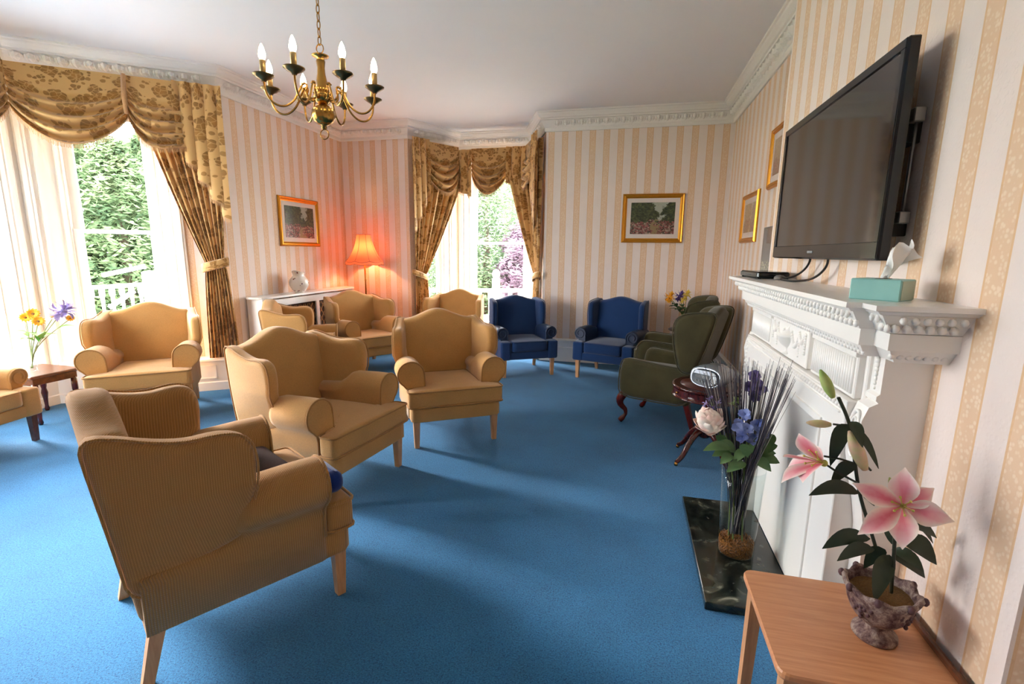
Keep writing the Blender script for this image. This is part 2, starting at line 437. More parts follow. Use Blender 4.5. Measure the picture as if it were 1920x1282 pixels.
for nm, ks in (('baseboard_right', (4, 5)), ('baseboard_back_right', (5, 6)), ('baseboard_bay', (6, 7, 8, 9)), ('baseboard_back_left', (9, 10)), ('baseboard_left', (10, 11)), ('baseboard_near', (0, 1, 2))):
    m = MB(); n = len(PER)
    for a, c in zip(ks, ks[1:]):
        prof = [(0, .335), (.012, .335), (.016, .322), (.032, .314), (.032, .296), (.022, .288), (.022, .215), (.030, .205), (.030, 0)]
        vs = []
        for d, z in prof:
            for kk in (a, c):
                p = Vector(PER[kk])+inward(kk, PER)*d; vs.append((p.x, p.y, z))
        m.add(vs, [(2*j, 2*j+1, 2*j+3, 2*j+2) for j in range(len(prof)-1)], False)
    struct(m.build(nm, M['white_gloss'], fixn=False))
# low panelled plinth that runs under the left bay windows
m = MB(); pts = [tuple(P0), tuple(P1), tuple(P2), tuple(P3)]
def off(k, d):
    if k == 0: dd = (P1-P0).normalized(); q = P0+Vector((-dd.y, dd.x))*d; return q
    if k == 3: dd = (P3-P2).normalized(); q = P3+Vector((-dd.y, dd.x))*d; return q
    return Vector(pts[k])+inward(k, pts)*d
prof = [(0, .36), (.185, .36), (.19, .35), (.19, .335), (.16, .325), (.16, .10), (.17, .09), (.17, 0)]
for k in range(3):
    vs = []
    for d, z in prof:
        for kk in (k, k+1): q = off(kk, d); vs.append((q.x, q.y, z))
    m.add(vs, [(2*j, 2*j+1, 2*j+3, 2*j+2) for j in range(len(prof)-1)], False)
dd = (P1-P0).normalized(); nn = Vector((-dd.y, dd.x))
rg = [[(P0.x+nn.x*.18*math.cos(a)-dd.x*.06*math.sin(a)*0+dd.x*.0, P0.y+nn.y*.18*math.cos(a), z) for a in (0,)] for z in (0, .36)]
m.loft([[(P0.x+nn.x*.175*math.cos(a)+.04*math.sin(a)*0-dd.x*.11*math.sin(a), P0.y+nn.y*.175*math.cos(a)-dd.y*.11*math.sin(a), z) for a in [k*PI/2/8 for k in range(9)]]+[(P0.x, P0.y, z)] for z in (0, .36)], smooth=False)
for k in range(7):                                   # raised panel mouldings on the plinth front
    for (A, B, L) in ((P0, P1, 1.66),):
        s0 = .2+k*.36
        if s0+.3 > 1.5: continue
        d_ = (B-A).normalized(); n_ = Vector((-d_.y, d_.x))
        for (a0, a1, z0, z1) in ((s0, s0+.3, .27, .285), (s0, s0+.3, .13, .145), (s0, s0+.015, .13, .285), (s0+.285, s0+.3, .13, .285)):
            c4 = [A+d_*a0+n_*.158, A+d_*a1+n_*.158, A+d_*a1+n_*.168, A+d_*a0+n_*.168]
            m.loft([[(q.x, q.y, z0) for q in c4], [(q.x, q.y, z1) for q in c4]], smooth=False)
struct(m.build('trim_2', M['white_gloss']))

def window(idx, A, B, s0, s1, g0, g1, rail, z0=.36, z1=2.95, sill=.46, cols=1):
    A = Vector(A); B = Vector(B); d = (B-A).normalized()
    r = bpy.data.objects.new('window_%d' % idx, None); COL.objects.link(r); struct(r)
    r.location = (A.x, A.y, 0); r.rotation_euler.z = math.atan2(d.y, d.x)        # local x along the wall, +y into the room
    W_ = M['white_gloss']; a = .085
    m = MB()
    for (xa, xb, za, zb) in ((s0-a, s0, z0, z1+a), (s1, s1+a, z0, z1+a), (s0, s1, z1, z1+a)):
        m.box(xa, 0, za, xb, .022, zb, .006); m.box(xa+.02, .02, za, xb-.02, .034, zb-.01, .006)
    m.build('architrave', W_, r)
    yi = -.16
    for (sa, sb, sg) in ((s0, g0-.09, 1), (s1, g1+.09, -1)):                  # splayed shutter boxes
        m = MB(); n = abs(sb-sa)
        q = [(sa, 0), (sb, yi), (sb, yi-.06), (sa, yi-.06)]
        m.loft([[(x, y, z0) for x, y in q], [(x, y, z1) for x, y in q]], smooth=False)
        for f0, f1 in ((.12, .2), (.8, .88)):                                  # vertical mouldings
            for zz0, zz1 in ((z0+.08, z1-.08),):
                e = [(lerp(sa, sb, f0), lerp(0, yi, f0)), (lerp(sa, sb, f1), lerp(0, yi, f1))]
                o = (sg*.0+(.012 if sg > 0 else -.012)*1, .012)
                m.loft([[(e[0][0], e[0][1]-.004, z), (e[1][0], e[1][1]-.004, z), (e[1][0]+o[0], e[1][1]+o[1], z), (e[0][0]+o[0], e[0][1]+o[1], z)] for z in (zz0, zz1)], smooth=False)
        m.build('shutter_panel', W_, r)
    m = MB(); m.box(s0, yi-.06, z1-.02, s1, 0, z1, 0); m.box(g0-.1, yi-.05, z1-.12, g1+.1, yi, z1); m.build('head_lining', W_, r)
    m = MB(); m.box(s0-.02, yi-.1, z0-.0, s1+.02, .03, z0+.035, .008); m.build('sill', W_, r)
    yo = yi-.02
    for nm, za, zb, yy in (('upper_sash', rail-.02, z1-.05, yo-.045), ('lower_sash', z0+.035, rail+.02, yo)):
        m = MB(); bot = .09 if nm == 'lower_sash' else .04
        m.box(g0-.085, yy-.04, za, g0, yy, zb, .006); m.box(g1, yy-.04, za, g1+.085, yy, zb, .006)
        m.box(g0, yy-.04, za, g1, yy, za+bot, .006); m.box(g0, yy-.04, zb-.04, g1, yy, zb, .006)
        for c in range(1, cols): x = lerp(g0, g1, c/cols); m.box(x-.02, yy-.04, za, x+.02, yy, zb)
        sa = m.build(nm, W_, r)
        for c in range(cols):
            m = MB(); m.box(lerp(g0, g1, c/cols)+.0, yy-.022, za+bot, lerp(g0, g1, (c+1)/cols), yy-.018, zb-.04); m.build('pane', M['pane'], sa)
    m = MB()
    m.box(g0-.11, yo-.12, z0, g0-.08, yo+.02, z1); m.box(g1+.08, yo-.12, z0, g1+.11, yo+.02, z1); m.build('sash_box', W_, r)
    return r
window(1, P0, P1, .47, 1.58, .74, 1.315, 1.72)
window(2, P1, P2, .14, 2.24, .34, 2.04, 1.72, cols=2)
window(3, P2, P3, .08, 1.19, .35, .925, 1.72)
window(4, PER[7], PER[8], .06, 1.19, .20, 1.01, 1.70)
window(5, PER[8], PER[9], .22, .80, .34, .68, 1.70)
window(6, PER[6], PER[7], .22, .78, .34, .66, 1.70)
# daylight portals (sampling hints only, they give no light of their own)
for (A, B, s0, s1) in ((P0, P1, .47, 1.58), (P1, P2, .14, 2.24), (P2, P3, .08, 1.19), (Vector(PER[7]), Vector(PER[8]), .06, 1.19)):
    d = (B-A).normalized(); n = Vector((-d.y, d.x)); c = A+d*(s0+s1)/2-n*.34
    ld = bpy.data.lights.new('window_portal', 'AREA'); ld.shape = 'RECTANGLE'; ld.size = s1-s0+.1; ld.size_y = 2.7; ld.cycles.is_portal = True
    lo = bpy.data.objects.new('window_portal', ld); COL.objects.link(lo); lo.location = (c.x, c.y, 1.66)
    lo.rotation_euler = Vector((n.x, n.y, 0)).to_track_quat('-Z', 'Y').to_euler()
# ---------------------------------------------------------------- armchairs
def front_leg(m, x, y, h, a=.052, b=.036):
    m.loft([[(x+dx*b/2, y+dy*b/2, 0) for dx, dy in ((-1, -1), (1, -1), (1, 1), (-1, 1))], [(x+dx*a/2, y+dy*a/2, h) for dx, dy in ((-1, -1), (1, -1), (1, 1), (-1, 1))]], smooth=False)
def back_leg(m, x, y0, y1, h, a=.05, b=.036):
    m.loft([[(x+dx*b/2, y1+dy*b/2, 0) for dx, dy in ((-1, -1), (1, -1), (1, 1), (-1, 1))], [(x+dx*a/2, y0+dy*a/2, h) for dx, dy in ((-1, -1), (1, -1), (1, 1), (-1, 1))]], smooth=False)
def pipe(path, r, mat, parent, closed=True, name='piping'):
    return MB().tube(path, r, 6, closed=closed).build(name, mat, parent)
def hump_top(x, hw, zs, zh):
    t = min(abs(x)/hw, 1); return zs+(zh-zs)*(.5+.5*math.cos(PI*t))**1.15
def make_back(t, mat, hw, z0, zs, zh, ymid, th, r=.035, bulge=.011):
    n = 40; c = .05; xs = [lerp(hw-c, -hw+c, k/n) for k in range(n+1)]; top = [(x, hump_top(x, hw*.95, zs, zh)) for x in xs]; ze = top[0][1]
    arc = lambda cx, cz_, a0: [(cx+c*math.cos(math.radians(a0+15*j)), cz_+c*math.sin(math.radians(a0+15*j))) for j in range(7)]
    out = arc(hw-c, z0+c, -90)+arc(hw-c, ze-c, 0)[:-1]+top+arc(-hw+c, ze-c, 90)[1:]+arc(-hw+c, z0+c, 180)
    out = resample(out, 96)
    return MB().pillow(out, lambda a, b_, h: (a, ymid(b_)+h, b_), th, r, 0.004, bulge).build('backrest', mat, t)
def roll_section(xi, cx, cz, r, xo, zb, k=1.0, n=18, sweep=235):
    """rolled-arm cross-section, inner face up, over the roll, under and down the outer side"""
    p = [(xi, zb), (xi, cz-.06), (xi+.002, cz-.02)]
    for j in range(n+1):
        a = math.radians(180-sweep*j/n); p.append((cx+r*k*math.cos(a), cz+r*k*math.sin(a)))
    p += [(xo+.008, p[-1][1]-.03), (xo, p[-1][1]-.07), (xo, zb)]
    return p
def tan_chair(name, label, mat, pm, loc, th, sc=1.0, group=None, legs='beech'):
    t = thing(name, label, 'armchair', (loc[0], loc[1], 0), math.radians(th), group); t.scale = (sc, sc, sc)
    out = resample(rpoly([(-.366, -.388), (.366, -.388), (.366, .355), (-.366, .355)], .03), 64)
    MB().pillow(out, lambda a, b_, h: (a, b_, .277+h), .116, .014, 0, 0).build('seat_rail', mat, t)
    T = [(-.385, -.402), (0, -.408), (.385, -.402), (.385, -.278), (.24, -.272), (.236, 0), (.236, .255), (-.236, .255), (-.236, 0), (-.24, -.272), (-.385, -.278)]
    out = resample(rpoly(T, .035), 120)
    c = MB().pillow(out, lambda a, b_, h: (a, b_, .407+h), .136, .024, .022, 0).build('seat_cushion', mat, t)
    for z in (.470, .347): pipe([(x*1.004, y*1.004, z) for x, y in out], .0065, pm, c)
    ym = lambda z: .30+(z-.21)*.127
    make_back(t, mat, .335, .23, .95, 1.035, ym, .125)
    wing = [(.388, .36), (.41, .55), (.44, .78), (.453, .88), (.458, .935), (.435, .962), (.37, .950), (.28, .918), (.19, .900), (.11, .910), (.05, .905), (.005, .875), (-.012, .80), (-.008, .72), (.005, .62), (.02, .50), (.04, .465), (.15, .435), (.28, .395)]
    wo = resample(chaikin(wing, 2), 84)
    for s in (-1, 1):
        fm = lambda a, b_, h, s=s: (s*(.326+(.46-a)*.20*max(0, min(1, (b_-.44)/.26))+h), a, b_)
        w = MB().pillow(wo, fm, .085, .030, .010, .012).build('wing', mat, t)
        pipe([fm(a, b_, .036) for a, b_ in wo], .005, pm, w)
        rings = []; ys = [.36, .12, .07, .035, .0, -.15, -.25, -.268, -.274]
        for i, y in enumerate(ys):
            k = [.60, .64, .78, .93, .98, 1, 1, .985, .95][i]; dz = [-.06, -.05, -.03, -.01, -.004, 0, 0, 0, 0][i]; ins = [0, 0, 0, 0, 0, 0, 0, .003, .012][i]
            sec = roll_section(.238, [.292, .296, .318, .338, .344, .345, .345, .345, .345][i], .585+dz, .105, .372, .225, k)
            cx = sum(p[0] for p in sec)/len(sec); cz = sum(p[1] for p in sec)/len(sec)
            rings.append([(s*(p[0]+(cx-p[0])*ins*4), y, p[1]+(cz-p[1])*ins*3) for p in sec])
        a_ = MB().loft(rings).build('arm', mat, t)
        sec = roll_section(.238, .345, .585, .105, .372, .335, .985)
        pipe([(s*x, -.271, z) for x, z in sec], .0068, pm, a_, closed=False)
        m = MB(); front_leg(m, s*.322, -.342, .225); m.build('leg', M[legs], t)
        m = MB(); back_leg(m, s*.315, .32, .375, .235); m.build('leg', M[legs], t)
    return t
G = 'tan wing armchairs around the lounge'
tan_chair('wing_armchair', 'ribbed tan wing armchair turned away, dark brown cloth on its seat', M['ribbed'], M['ribbed'], (-1.676, 1.631), 147.9, 1.007, G)
tan_chair('wing_armchair', 'tan wing armchair facing the fireplace, its worn cushion overhanging beside the ribbed chair', M['tan'], M['tan_pipe'], (-1.958, 2.778), 82, .995, G)
tan_chair('wing_armchair', 'tan wing armchair standing alone mid-carpet, facing the marble hearth', M['tan'], M['tan_pipe'], (-1.501, 3.857), 33.05, 1.0, G)
tan_chair('wing_armchair', 'tan wing armchair in front of the large bay window curtain', M['tan'], M['tan_pipe'], (-4.37, 3.523), 40, 1.0, G)
tan_chair('wing_armchair', 'tan wing armchair in the corner under the lit floor lamp', M['tan'], M['tan_pipe'], (-3.40, 5.80), 60, .985, G)
tan_chair('wing_armchair', 'tan wing armchair seen side-on before the lattice radiator cabinet', M['tan'], M['tan_pipe'], (-3.47, 4.72), 121, .985, G)
tan_chair('wing_armchair', 'tan wing armchair with its back to the far bay window', M['tan'], M['tan_pipe'], (-2.47, 6.55), 0, .975, G)

def scroll_chair(name, label, mat, armmat, legmat, loc, th, sc=1.0, group=None):
    t = thing(name, label, 'armchair', (loc[0], loc[1], 0), math.radians(th), group); t.scale = (sc, sc, sc)
    out = resample(rpoly([(-.36, -.335), (.36, -.335), (.36, .29), (-.36, .29)], .03), 60)
    MB().pillow(out, lambda a, b_, h: (a, b_, .283+h), .10, .014, 0, 0).build('seat_rail', mat, t)
    for s in (-1, 1):
        bo = resample(rpoly([(s*.246, -.345), (s*.385, -.345), (s*.39, -.20), (s*.375, -.16), (s*.246, -.16)], .03), 40)
        MB().pillow(bo, lambda a, b_, h: (a, b_, .347+h), .235, .022, .004, .004).build('front_block', mat, t)
    out = resample(rpoly([(-.242, -.352), (.242, -.352), (.242, .25), (-.242, .25)], .04), 72)
    c = MB().pillow(out, lambda a, b_, h: (a, b_, .40+h), .135, .028, .02, 0).build('seat_cushion', mat, t)
    pipe([(x, y, .462) for x, y in out], .005, mat, c)
    ym = lambda z: .235+(z-.42)*.19
    make_back(t, mat, .315, .24, .94, 1.0, ym, .12)
    wing = [(.40, .38), (.425, .70), (.43, .93), (.40, .965), (.30, .955), (.20, .945), (.13, .93), (.10, .90), (.085, .80), (.09, .68), (.11, .58), (.16, .52), (.25, .46)]
    wo = resample(chaikin(wing, 2), 56)
    for s in (-1, 1):
        fm = lambda a, b_, h, s=s: (s*(.305+(.42-a)*.10+h), a, b_)
        w = MB().pillow(wo, fm, .07, .03, .008, .01).build('wing', mat, t)
        pipe([fm(a, b_, .03) for a, b_ in wo], .005, mat, w)
        rings = []
        for i, y in enumerate((.33, .15, 0, -.14, -.2, -.22, -.226)):
            k = (.85, .93, 1, 1.03, 1.03, 1.0, .95)[i]; dz = (-.02, -.01, 0, 0, 0, 0, 0)[i]; ins = (0, 0, 0, 0, 0, .003, .014)[i]
            sec = roll_section(.255, .335, .555+dz, .078, .34, .24, k, sweep=255)
            cx = sum(p[0] for p in sec)/len(sec); cz = sum(p[1] for p in sec)/len(sec)
            rings.append([(s*(p[0]+(cx-p[0])*ins*4), y, p[1]+(cz-p[1])*ins*3) for p in sec])
        a_ = MB().loft(rings).build('arm', armmat, t)
        sp = []
        for k in range(44):                                    # scroll on the arm front
            a = math.radians(200-k*14); rr = .078*(1-.62*k/43); sp.append((s*(.335+rr*math.cos(a)), -.230, .555+rr*math.sin(a)))
        pipe(sp, .007, armmat, a_, closed=False, name='scroll')
        pipe([(s*.262, -.228, z) for z in (.56, .50, .46, .43)], .006, armmat, a_, closed=False)
        m = MB(); front_leg(m, s*.325, -.29, .235, .05, .036); m.build('leg', M[legmat], t)
        m = MB(); back_leg(m, s*.29, .25, .30, .24, .045, .034); m.build('leg', M[legmat], t)
    return t
scroll_chair('wing_armchair', 'navy blue wing armchair beside the far bay curtain', M['blue'], M['blue_vinyl'], 'beech', (-1.335, 6.14), 31, .985, 'navy blue armchairs by the back wall')
scroll_chair('wing_armchair', 'navy blue wing armchair below the framed landscape on the back wall', M['blue'], M['blue_vinyl'], 'beech', (-.18, 6.2), -17, 1.0, 'navy blue armchairs by the back wall')
scroll_chair('scroll_armchair', 'tan armchair with scrolled arm and dark red-brown leg by the bay windows', M['tan'], M['tan'], 'darkwood', (-4.86, 2.38), 100, .95)

def green_chair(label, loc, th, sc=1.0):
    mat = M['green']; t = thing('queen_anne_armchair', label, 'armchair', (loc[0], loc[1], 0), math.radians(th), 'moss green velvet armchairs'); t.scale = (sc, sc, sc)
    out = resample(rpoly([(-.31, -.31), (.31, -.31), (.31, .30), (-.31, .30)], .03), 60)
    MB().pillow(out, lambda a, b_, h: (a, b_, .33+h), .12, .014, 0, 0).build('seat_rail', mat, t)
    out = resample(rpoly([(-.255, -.365), (.255, -.365), (.265, -.3), (.25, .22), (-.25, .22), (-.265, -.3)], .04), 72)
    c = MB().pillow(out, lambda a, b_, h: (a, b_, .445+h), .115, .03, .02, 0).build('seat_cushion', mat, t)
    pipe([(x, y, .495) for x, y in out], .005, mat, c)
    ym = lambda z: .225+(z-.42)*.27
    make_back(t, mat, .315, .28, 1.055, 1.115, ym, .11)
    side = [(.33, .275), (0, .27), (-.315, .27), (-.325, .40), (-.318, .56), (-.29, .62), (-.22, .632), (-.1, .62), (.1, .605), (.36, .60)]
    so = resample(chaikin(side, 2), 56)
    wing = [(.33, .56), (.40, .74), (.475, 1.03), (.465, 1.085), (.41, 1.095), (.30, 1.085), (.20, 1.06), (.15, 1.0), (.145, .90), (.165, .76), (.20, .62), (.235, .57)]
    wo = resample(chaikin(wing, 2), 56)
    for s in (-1, 1):
        fm = lambda a, b_, h, s=s: (s*(.30+h), a, b_)
        a_ = MB().pillow(so, fm, .095, .04, .002, .002).build('arm', mat, t)
        pipe([fm(a, b_, .042) for a, b_ in so], .005, mat, a_)
        fw_ = lambda a, b_, h, s=s: (s*(.298+(.45-a)*.17+h), a, b_)
        w = MB().pillow(wo, fw_, .075, .033, .008, .01).build('wing', mat, t)
        pipe([fw_(a, b_, .032) for a, b_ in wo], .005, mat, w)
        m = MB(); path = []; rad = []
        for k in range(13):                                        # cabriole front leg
            f = k/12; z = .285*(1-f)+.012*f; bow = .035*math.sin(PI*min(f*1.7, 1))*(1 if f < .6 else 1)-.018*math.sin(PI*max(0, (f-.45)/.55))+.028*max(0, (f-.75)/.25)
            path.append((s*(.262+bow*.5), -.292-bow, z)); rad.append([.040, .041, .040, .037, .033, .029, .025, .021, .018, .017, .019, .026, .024][k])
        m.tube(path, rad, 10); m.build('leg', M['redwood'], t)
        m = MB(); back_leg(m, s*.268, .27, .36, .29, .05, .034); m.build('leg', M['redwood'], t)
    return t
green_chair('moss green velvet wing armchair beside the mahogany pedestal table', (.385, 4.60), -112, 1.0)
green_chair('moss green velvet wing armchair in the corner near the vase of yellow flowers', (.49, 5.66), -98, 1.0)
# ---------------------------------------------------------------- fireplace surround
WG = M['white_gloss']
fp = thing('fireplace_surround', 'white carved fireplace surround with garlands and wide mantel shelf', 'fireplace', (XB, 2.46, 0))
def fb(name, x0, y0, z0, x1, y1, z1, c=.004, par=fp, mat=WG):
    return MB().box(x0-XB, y0-2.46, z0, x1-XB, y1-2.46, z1, c).build(name, mat, par)
Y0, Y1 = 1.62, 3.31           # projecting centre section; the ends stand back
def tier(name, xc, xe, ext, z0, z1, x2=None):
    """a band that breaks forward in the centre; ext = how far it runs past the body"""
    m = MB(); xt = xc if x2 is None else x2
    for (xa, xb, ya, yb, dz) in ((xc, xt, Y0-ext, Y1+ext, 0), (xe, xe+(xt-xc), Y0-.085-ext, Y1+.085+ext, .0007)):
        q0 = [(xa-XB, ya-2.46), (0, ya-2.46), (0, yb-2.46), (xa-XB, yb-2.46)]
        e = xa-xb
        q1 = [(xb-XB, ya-2.46-e), (0, ya-2.46-e), (0, yb-2.46+e), (xb-XB, yb-2.46+e)]
        m.loft([[(*p, z1-dz) for p in q0], [(*p, z0+dz) for p in q1]], smooth=False)
    return m.build(name, WG, fp)
sh = tier('mantel_shelf', .618, .658, .03, 1.404, 1.420); tier('shelf_edge', .626, .666, .022, 1.392, 1.404, .640)
tier('upper_moulding', .648, .688, 0, 1.335, 1.392, .690); tier('plain_band', .692, .732, -.04, 1.285, 1.335)
tier('lower_moulding', .700, .742, -.05, 1.245, 1.285, .728)
def enrich(name, x0, x1, z0, z1, ya, yb, step, par=fp, side=None):
    m = MB(); n = int(abs(yb-ya)/step)
    for k in range(n):
        y = ya+(k+.5)*step*(1 if yb > ya else -1)
        m.ball((x0-XB, y-2.46, z0), step*.36, 6, 4, (.7, 1, 1.0)); m.ball((x1-XB, y+step*.5-2.46, z1), step*.30, 6, 4, (.7, 1, 1.25))
    return stuff(m.build(name, WG, par))
enrich('egg_moulding', .672, .652, 1.352, 1.378, Y0+.01, Y1-.01, .034)
enrich('egg_moulding', .712, .692, 1.352, 1.378, Y0-.085, Y0-.005, .034)
m = MB()                                                          # enriched return at the near end
for k in range(6): m.ball((.73+k*.028-XB, Y0-.088-2.46+.018, 1.352), .013, 6, 4); m.ball((.735+k*.028-XB, Y0-.098-2.46, 1.378), .011, 6, 4)
for k in range(7): m.ball((.755+k*.022-XB, Y0-.028-2.46+.01, 1.265), .010, 6, 4)
stuff(m.build('egg_moulding', WG, fp))
enrich('leaf_band', .722, .712, 1.256, 1.274, Y0+.06, Y1-.06, .026)
# frieze: tablet with urn, fluted panels either side, plain core
fb('frieze', .765, 1.745, 1.08, XB, 3.18, 1.25)
tab = fb('urn_tablet', .735, 2.20, 1.085, .77, 2.72, 1.247)
m = MB(); u = lambda x, y, z: (x-XB, y-2.46, z)
for (r, z) in ((.012, 1.10),): pass
prof = [(.022, 1.100), (.024, 1.106), (.008, 1.114), (.007, 1.128), (.028, 1.142), (.042, 1.162), (.046, 1.178), (.05, 1.182), (.05, 1.188), (.036, 1.194), (.024, 1.206), (.010, 1.214), (.006, 1.226), (.002, 1.232)]
m.lathe(prof, 14, (.737-XB, 0, 0)); m.build('urn_relief', WG, tab)
for sg in (-1, 1):
    m = MB()
    def swag_(y0, y1, z0, sag, n=16):
        for k in range(n):
            f = k/(n-1); m.ball(u(.733, 2.46+sg*lerp(y0, y1, f), z0-sag*4*f*(1-f)), .0075+.005*math.sin(PI*f), 6, 4)
    swag_(.055, .155, 1.21, .055); swag_(.155, .225, 1.225, .04)
    for k in range(9): m.ball(u(.733, 2.46+sg*.158, 1.215-.012*k), .009-.0006*k, 6, 4)
    for k in range(8): m.ball(u(.733, 2.46+sg*.232, 1.222-.011*k), .008, 6, 4)
    m.build('garland_relief', WG, tab)
for (ya, yb) in ((1.765, 2.16), (2.76, 3.16)):
    pn = fb('fluted_panel', .742, ya, 1.085, .77, yb, 1.245)
    n = 20
    for k in range(n):
        y = lerp(ya+.012, yb-.012, (k+.5)/n)
        if k == 0: fl_ = MB().tube([u(.741, y, 1.10), u(.741, y, 1.222)], .0068, 8).build('flute', WG, pn); y_first = y
        else: place(fl_, 'flute', pn, (0, y-y_first, 0))
    MB().box(.733-XB, ya-2.46, 1.226, .745-XB, yb-2.46, 1.245, .002).build('dentil_strip', WG, pn)
# lower frame with bead moulding round the boarded opening
fr = MB()
for (ya, yb, za, zb) in ((1.755, 3.16, .93, 1.08), (1.755, 1.97, 0, .93), (2.95, 3.16, 0, .93)):
    fr.box(.722-XB, ya-2.46, za, XB-XB, yb-2.46, zb, .003)
fr = fr.build('opening_frame', WG, fp)
m = MB()
for k in range(52): m.ball(u(.72, lerp(1.775, 3.14, (k+.5)/52), 1.055), .0105, 6, 4)
for k in range(36):
    for y in (3.138,): m.ball(u(.72, y, lerp(.08, 1.04, (k+.5)/36)), .0105, 6, 4)
stuff(m.build('bead_moulding', WG, fr))
m = MB()
for (ya, yb, za, zb) in ((1.79, 3.125, 1.068, 1.076), (1.79, 3.125, 1.028, 1.036), (1.93, 2.99, .955, .965), (1.93, 1.94, .04, .96), (2.98, 2.99, .04, .96)):
    m.box(.714-XB, ya-2.46, za, .724-XB, yb-2.46, zb, .002)
m.build('frame_moulding', WG, fr)
fb('opening_board', .80, 1.96, .041, .83, 2.96, .935)
# end pilasters with husk drop and oval rosette
for (ya, yb, sg) in ((1.675, 1.752, 1), (3.163, 3.24, -1)):
    pl = MB(); prof = [(.777, 1.245), (.777, 1.13), (.768, 1.122), (.768, 1.108), (.776, 1.10), (.752, 1.085), (.738, 1.04), (.732, .98), (.736, .91), (.752, .83), (.775, .74), (.79, .66), (.795, .5), (.795, .12), (.772, .115), (.772, 0)]
    pl.loft([[(x-XB, y-2.46, z) for x, z in prof]+[(0, y-2.46, 0), (0, y-2.46, 1.245)] for y in (ya, yb)], smooth=False)
    pl = pl.build('pilaster', WG, fp); yc = (ya+yb)/2
    m = MB()
    for k in range(7): m.ball(u(.775, yc, 1.232-.015*k), .012-.001*k, 7, 4, (.7, 1, 1))
    m.build('husk_drop', WG, pl)
    m = MB(); el = [(yc+.031*math.cos(a), .985+.078*math.sin(a)) for a in [2*PI*k/28 for k in range(28)]]
    m.tube([u(.728+abs(z-.985)*.16, y, z) for y, z in el], .006, 6, closed=True)
    el = [(yc+.020*math.cos(a), .985+.055*math.sin(a)) for a in [2*PI*k/24 for k in range(24)]]
    m.tube([u(.729+abs(z-.985)*.1, y, z) for y, z in el], .004, 6, closed=True)
    for k in range(8): a = 2*PI*k/8; m.ball(u(.728, yc+.009*math.cos(a), .985+.028*math.sin(a)), .006, 6, 4, (.7, 1, 1.6))
    m.ball(u(.728, yc, .985), .007, 6, 4); m.build('oval_rosette', WG, pl)
# hearth slab
def marble():
    t = NT('black green marble').set(.12, 0, .5); co = t.coord('Object'); n1 = t.n('TexNoise', Scale=7.0, Detail=8.0, Distortion=1.6); t.l(co, n1.inputs['Vector'])
    v = t.ramp(n1.outputs[0], [(.40, lin((16, 20, 18))), (.55, lin((34, 38, 33))), (.66, lin((66, 66, 56))), (.74, lin((150, 148, 132)))])
    n2 = t.noise(co, 22, 6, .7); t.base(t.mix(t.ramp(n2, [(.62, (0, 0, 0, 1)), (.74, (1, 1, 1, 1))]), v, lin((110, 108, 96)))); return t.m
M['marble'] = marble()
tag(MB().box(-.1975, -.49, 0, .1975, .49, .04, .003).build('hearth_slab', M['marble'], None, (.6025, 2.54, 0)), 'black veined marble hearth slab on the blue carpet', 'hearth')

# ---------------------------------------------------------------- television
tv = thing('television', 'large flat black television on a bracket above the mantelpiece', 'television', (.80, 2.453, 1.537))
hw, hh = .607, .678
m = MB(); o = rpoly([(-hw, 0), (hw, 0), (hw, hh), (-hw, hh)], .012, 3); i_ = [(-hw+.032, .062), (hw-.032, .062), (hw-.032, hh-.036), (-hw+.032, hh-.036)]
oi = resample(o, 48); 
def fr_pt(p, x): return (x, p[0], p[1])
m.loft([[fr_pt(p, .020) for p in o], [fr_pt(p, -.006) for p in o], [fr_pt((p[0]*.988, (p[1]-hh/2)*.985+hh/2), -.014) for p in o]], cap=False, smooth=False)
m.build('casing', M['gloss_black'], tv)
m = MB()
for (ya, yb, za, zb) in ((-hw+.006, hw-.006, .005, .062), (-hw+.006, hw-.006, hh-.036, hh-.005), (-hw+.006, -hw+.034, .06, hh-.034), (hw-.034, hw-.006, .06, hh-.034)):
    m.box(-.016, ya, za, -.006, yb, zb, .002)
m.build('bezel', M['gloss_black'], tv)
t_ = NT('television screen').set(.06, 0, .5); t_.base(lin((52, 46, 42))); M['screen'] = t_.m
MB().box(-.010, -hw+.03, .06, 0, hw-.03, hh-.034).build('screen', M['screen'], tv)
MB().box(.012, -hw+.004, .004, .022, hw-.004, hh-.004).build('back_panel', M['black'], tv); MB().box(.020, -hw+.16, .10, .052, hw-.16, hh-.14, .01).build('rear_housing', M['black'], tv)
MB().box(-.0175, -.02, .026, -.0155, .045, .036).build('maker_badge', M['silver'], tv)
bk = thing('tv_wall_bracket', 'black and steel wall bracket behind the television', 'bracket', (XB, 2.10, 1.60))
MB().box(-.082, -.15, .32, 0, -.03, .42, .003).build('bracket_plate', M['black'], bk)
MB().box(-.082, -.15, .02, 0, -.03, .10, .003).build('bracket_plate', M['black'], bk)
MB().box(-.044, -.185, .38, -.010, -.148, .425, .003).build('end_clip', M['steel'], bk); MB().box(-.044, -.185, .06, -.010, -.148, .10, .003).build('end_clip', M['steel'], bk)
MB().tube([(-.027, -.168, .09), (-.027, -.168, .39)], .005, 8).build('locking_rod', M['steel'], bk)
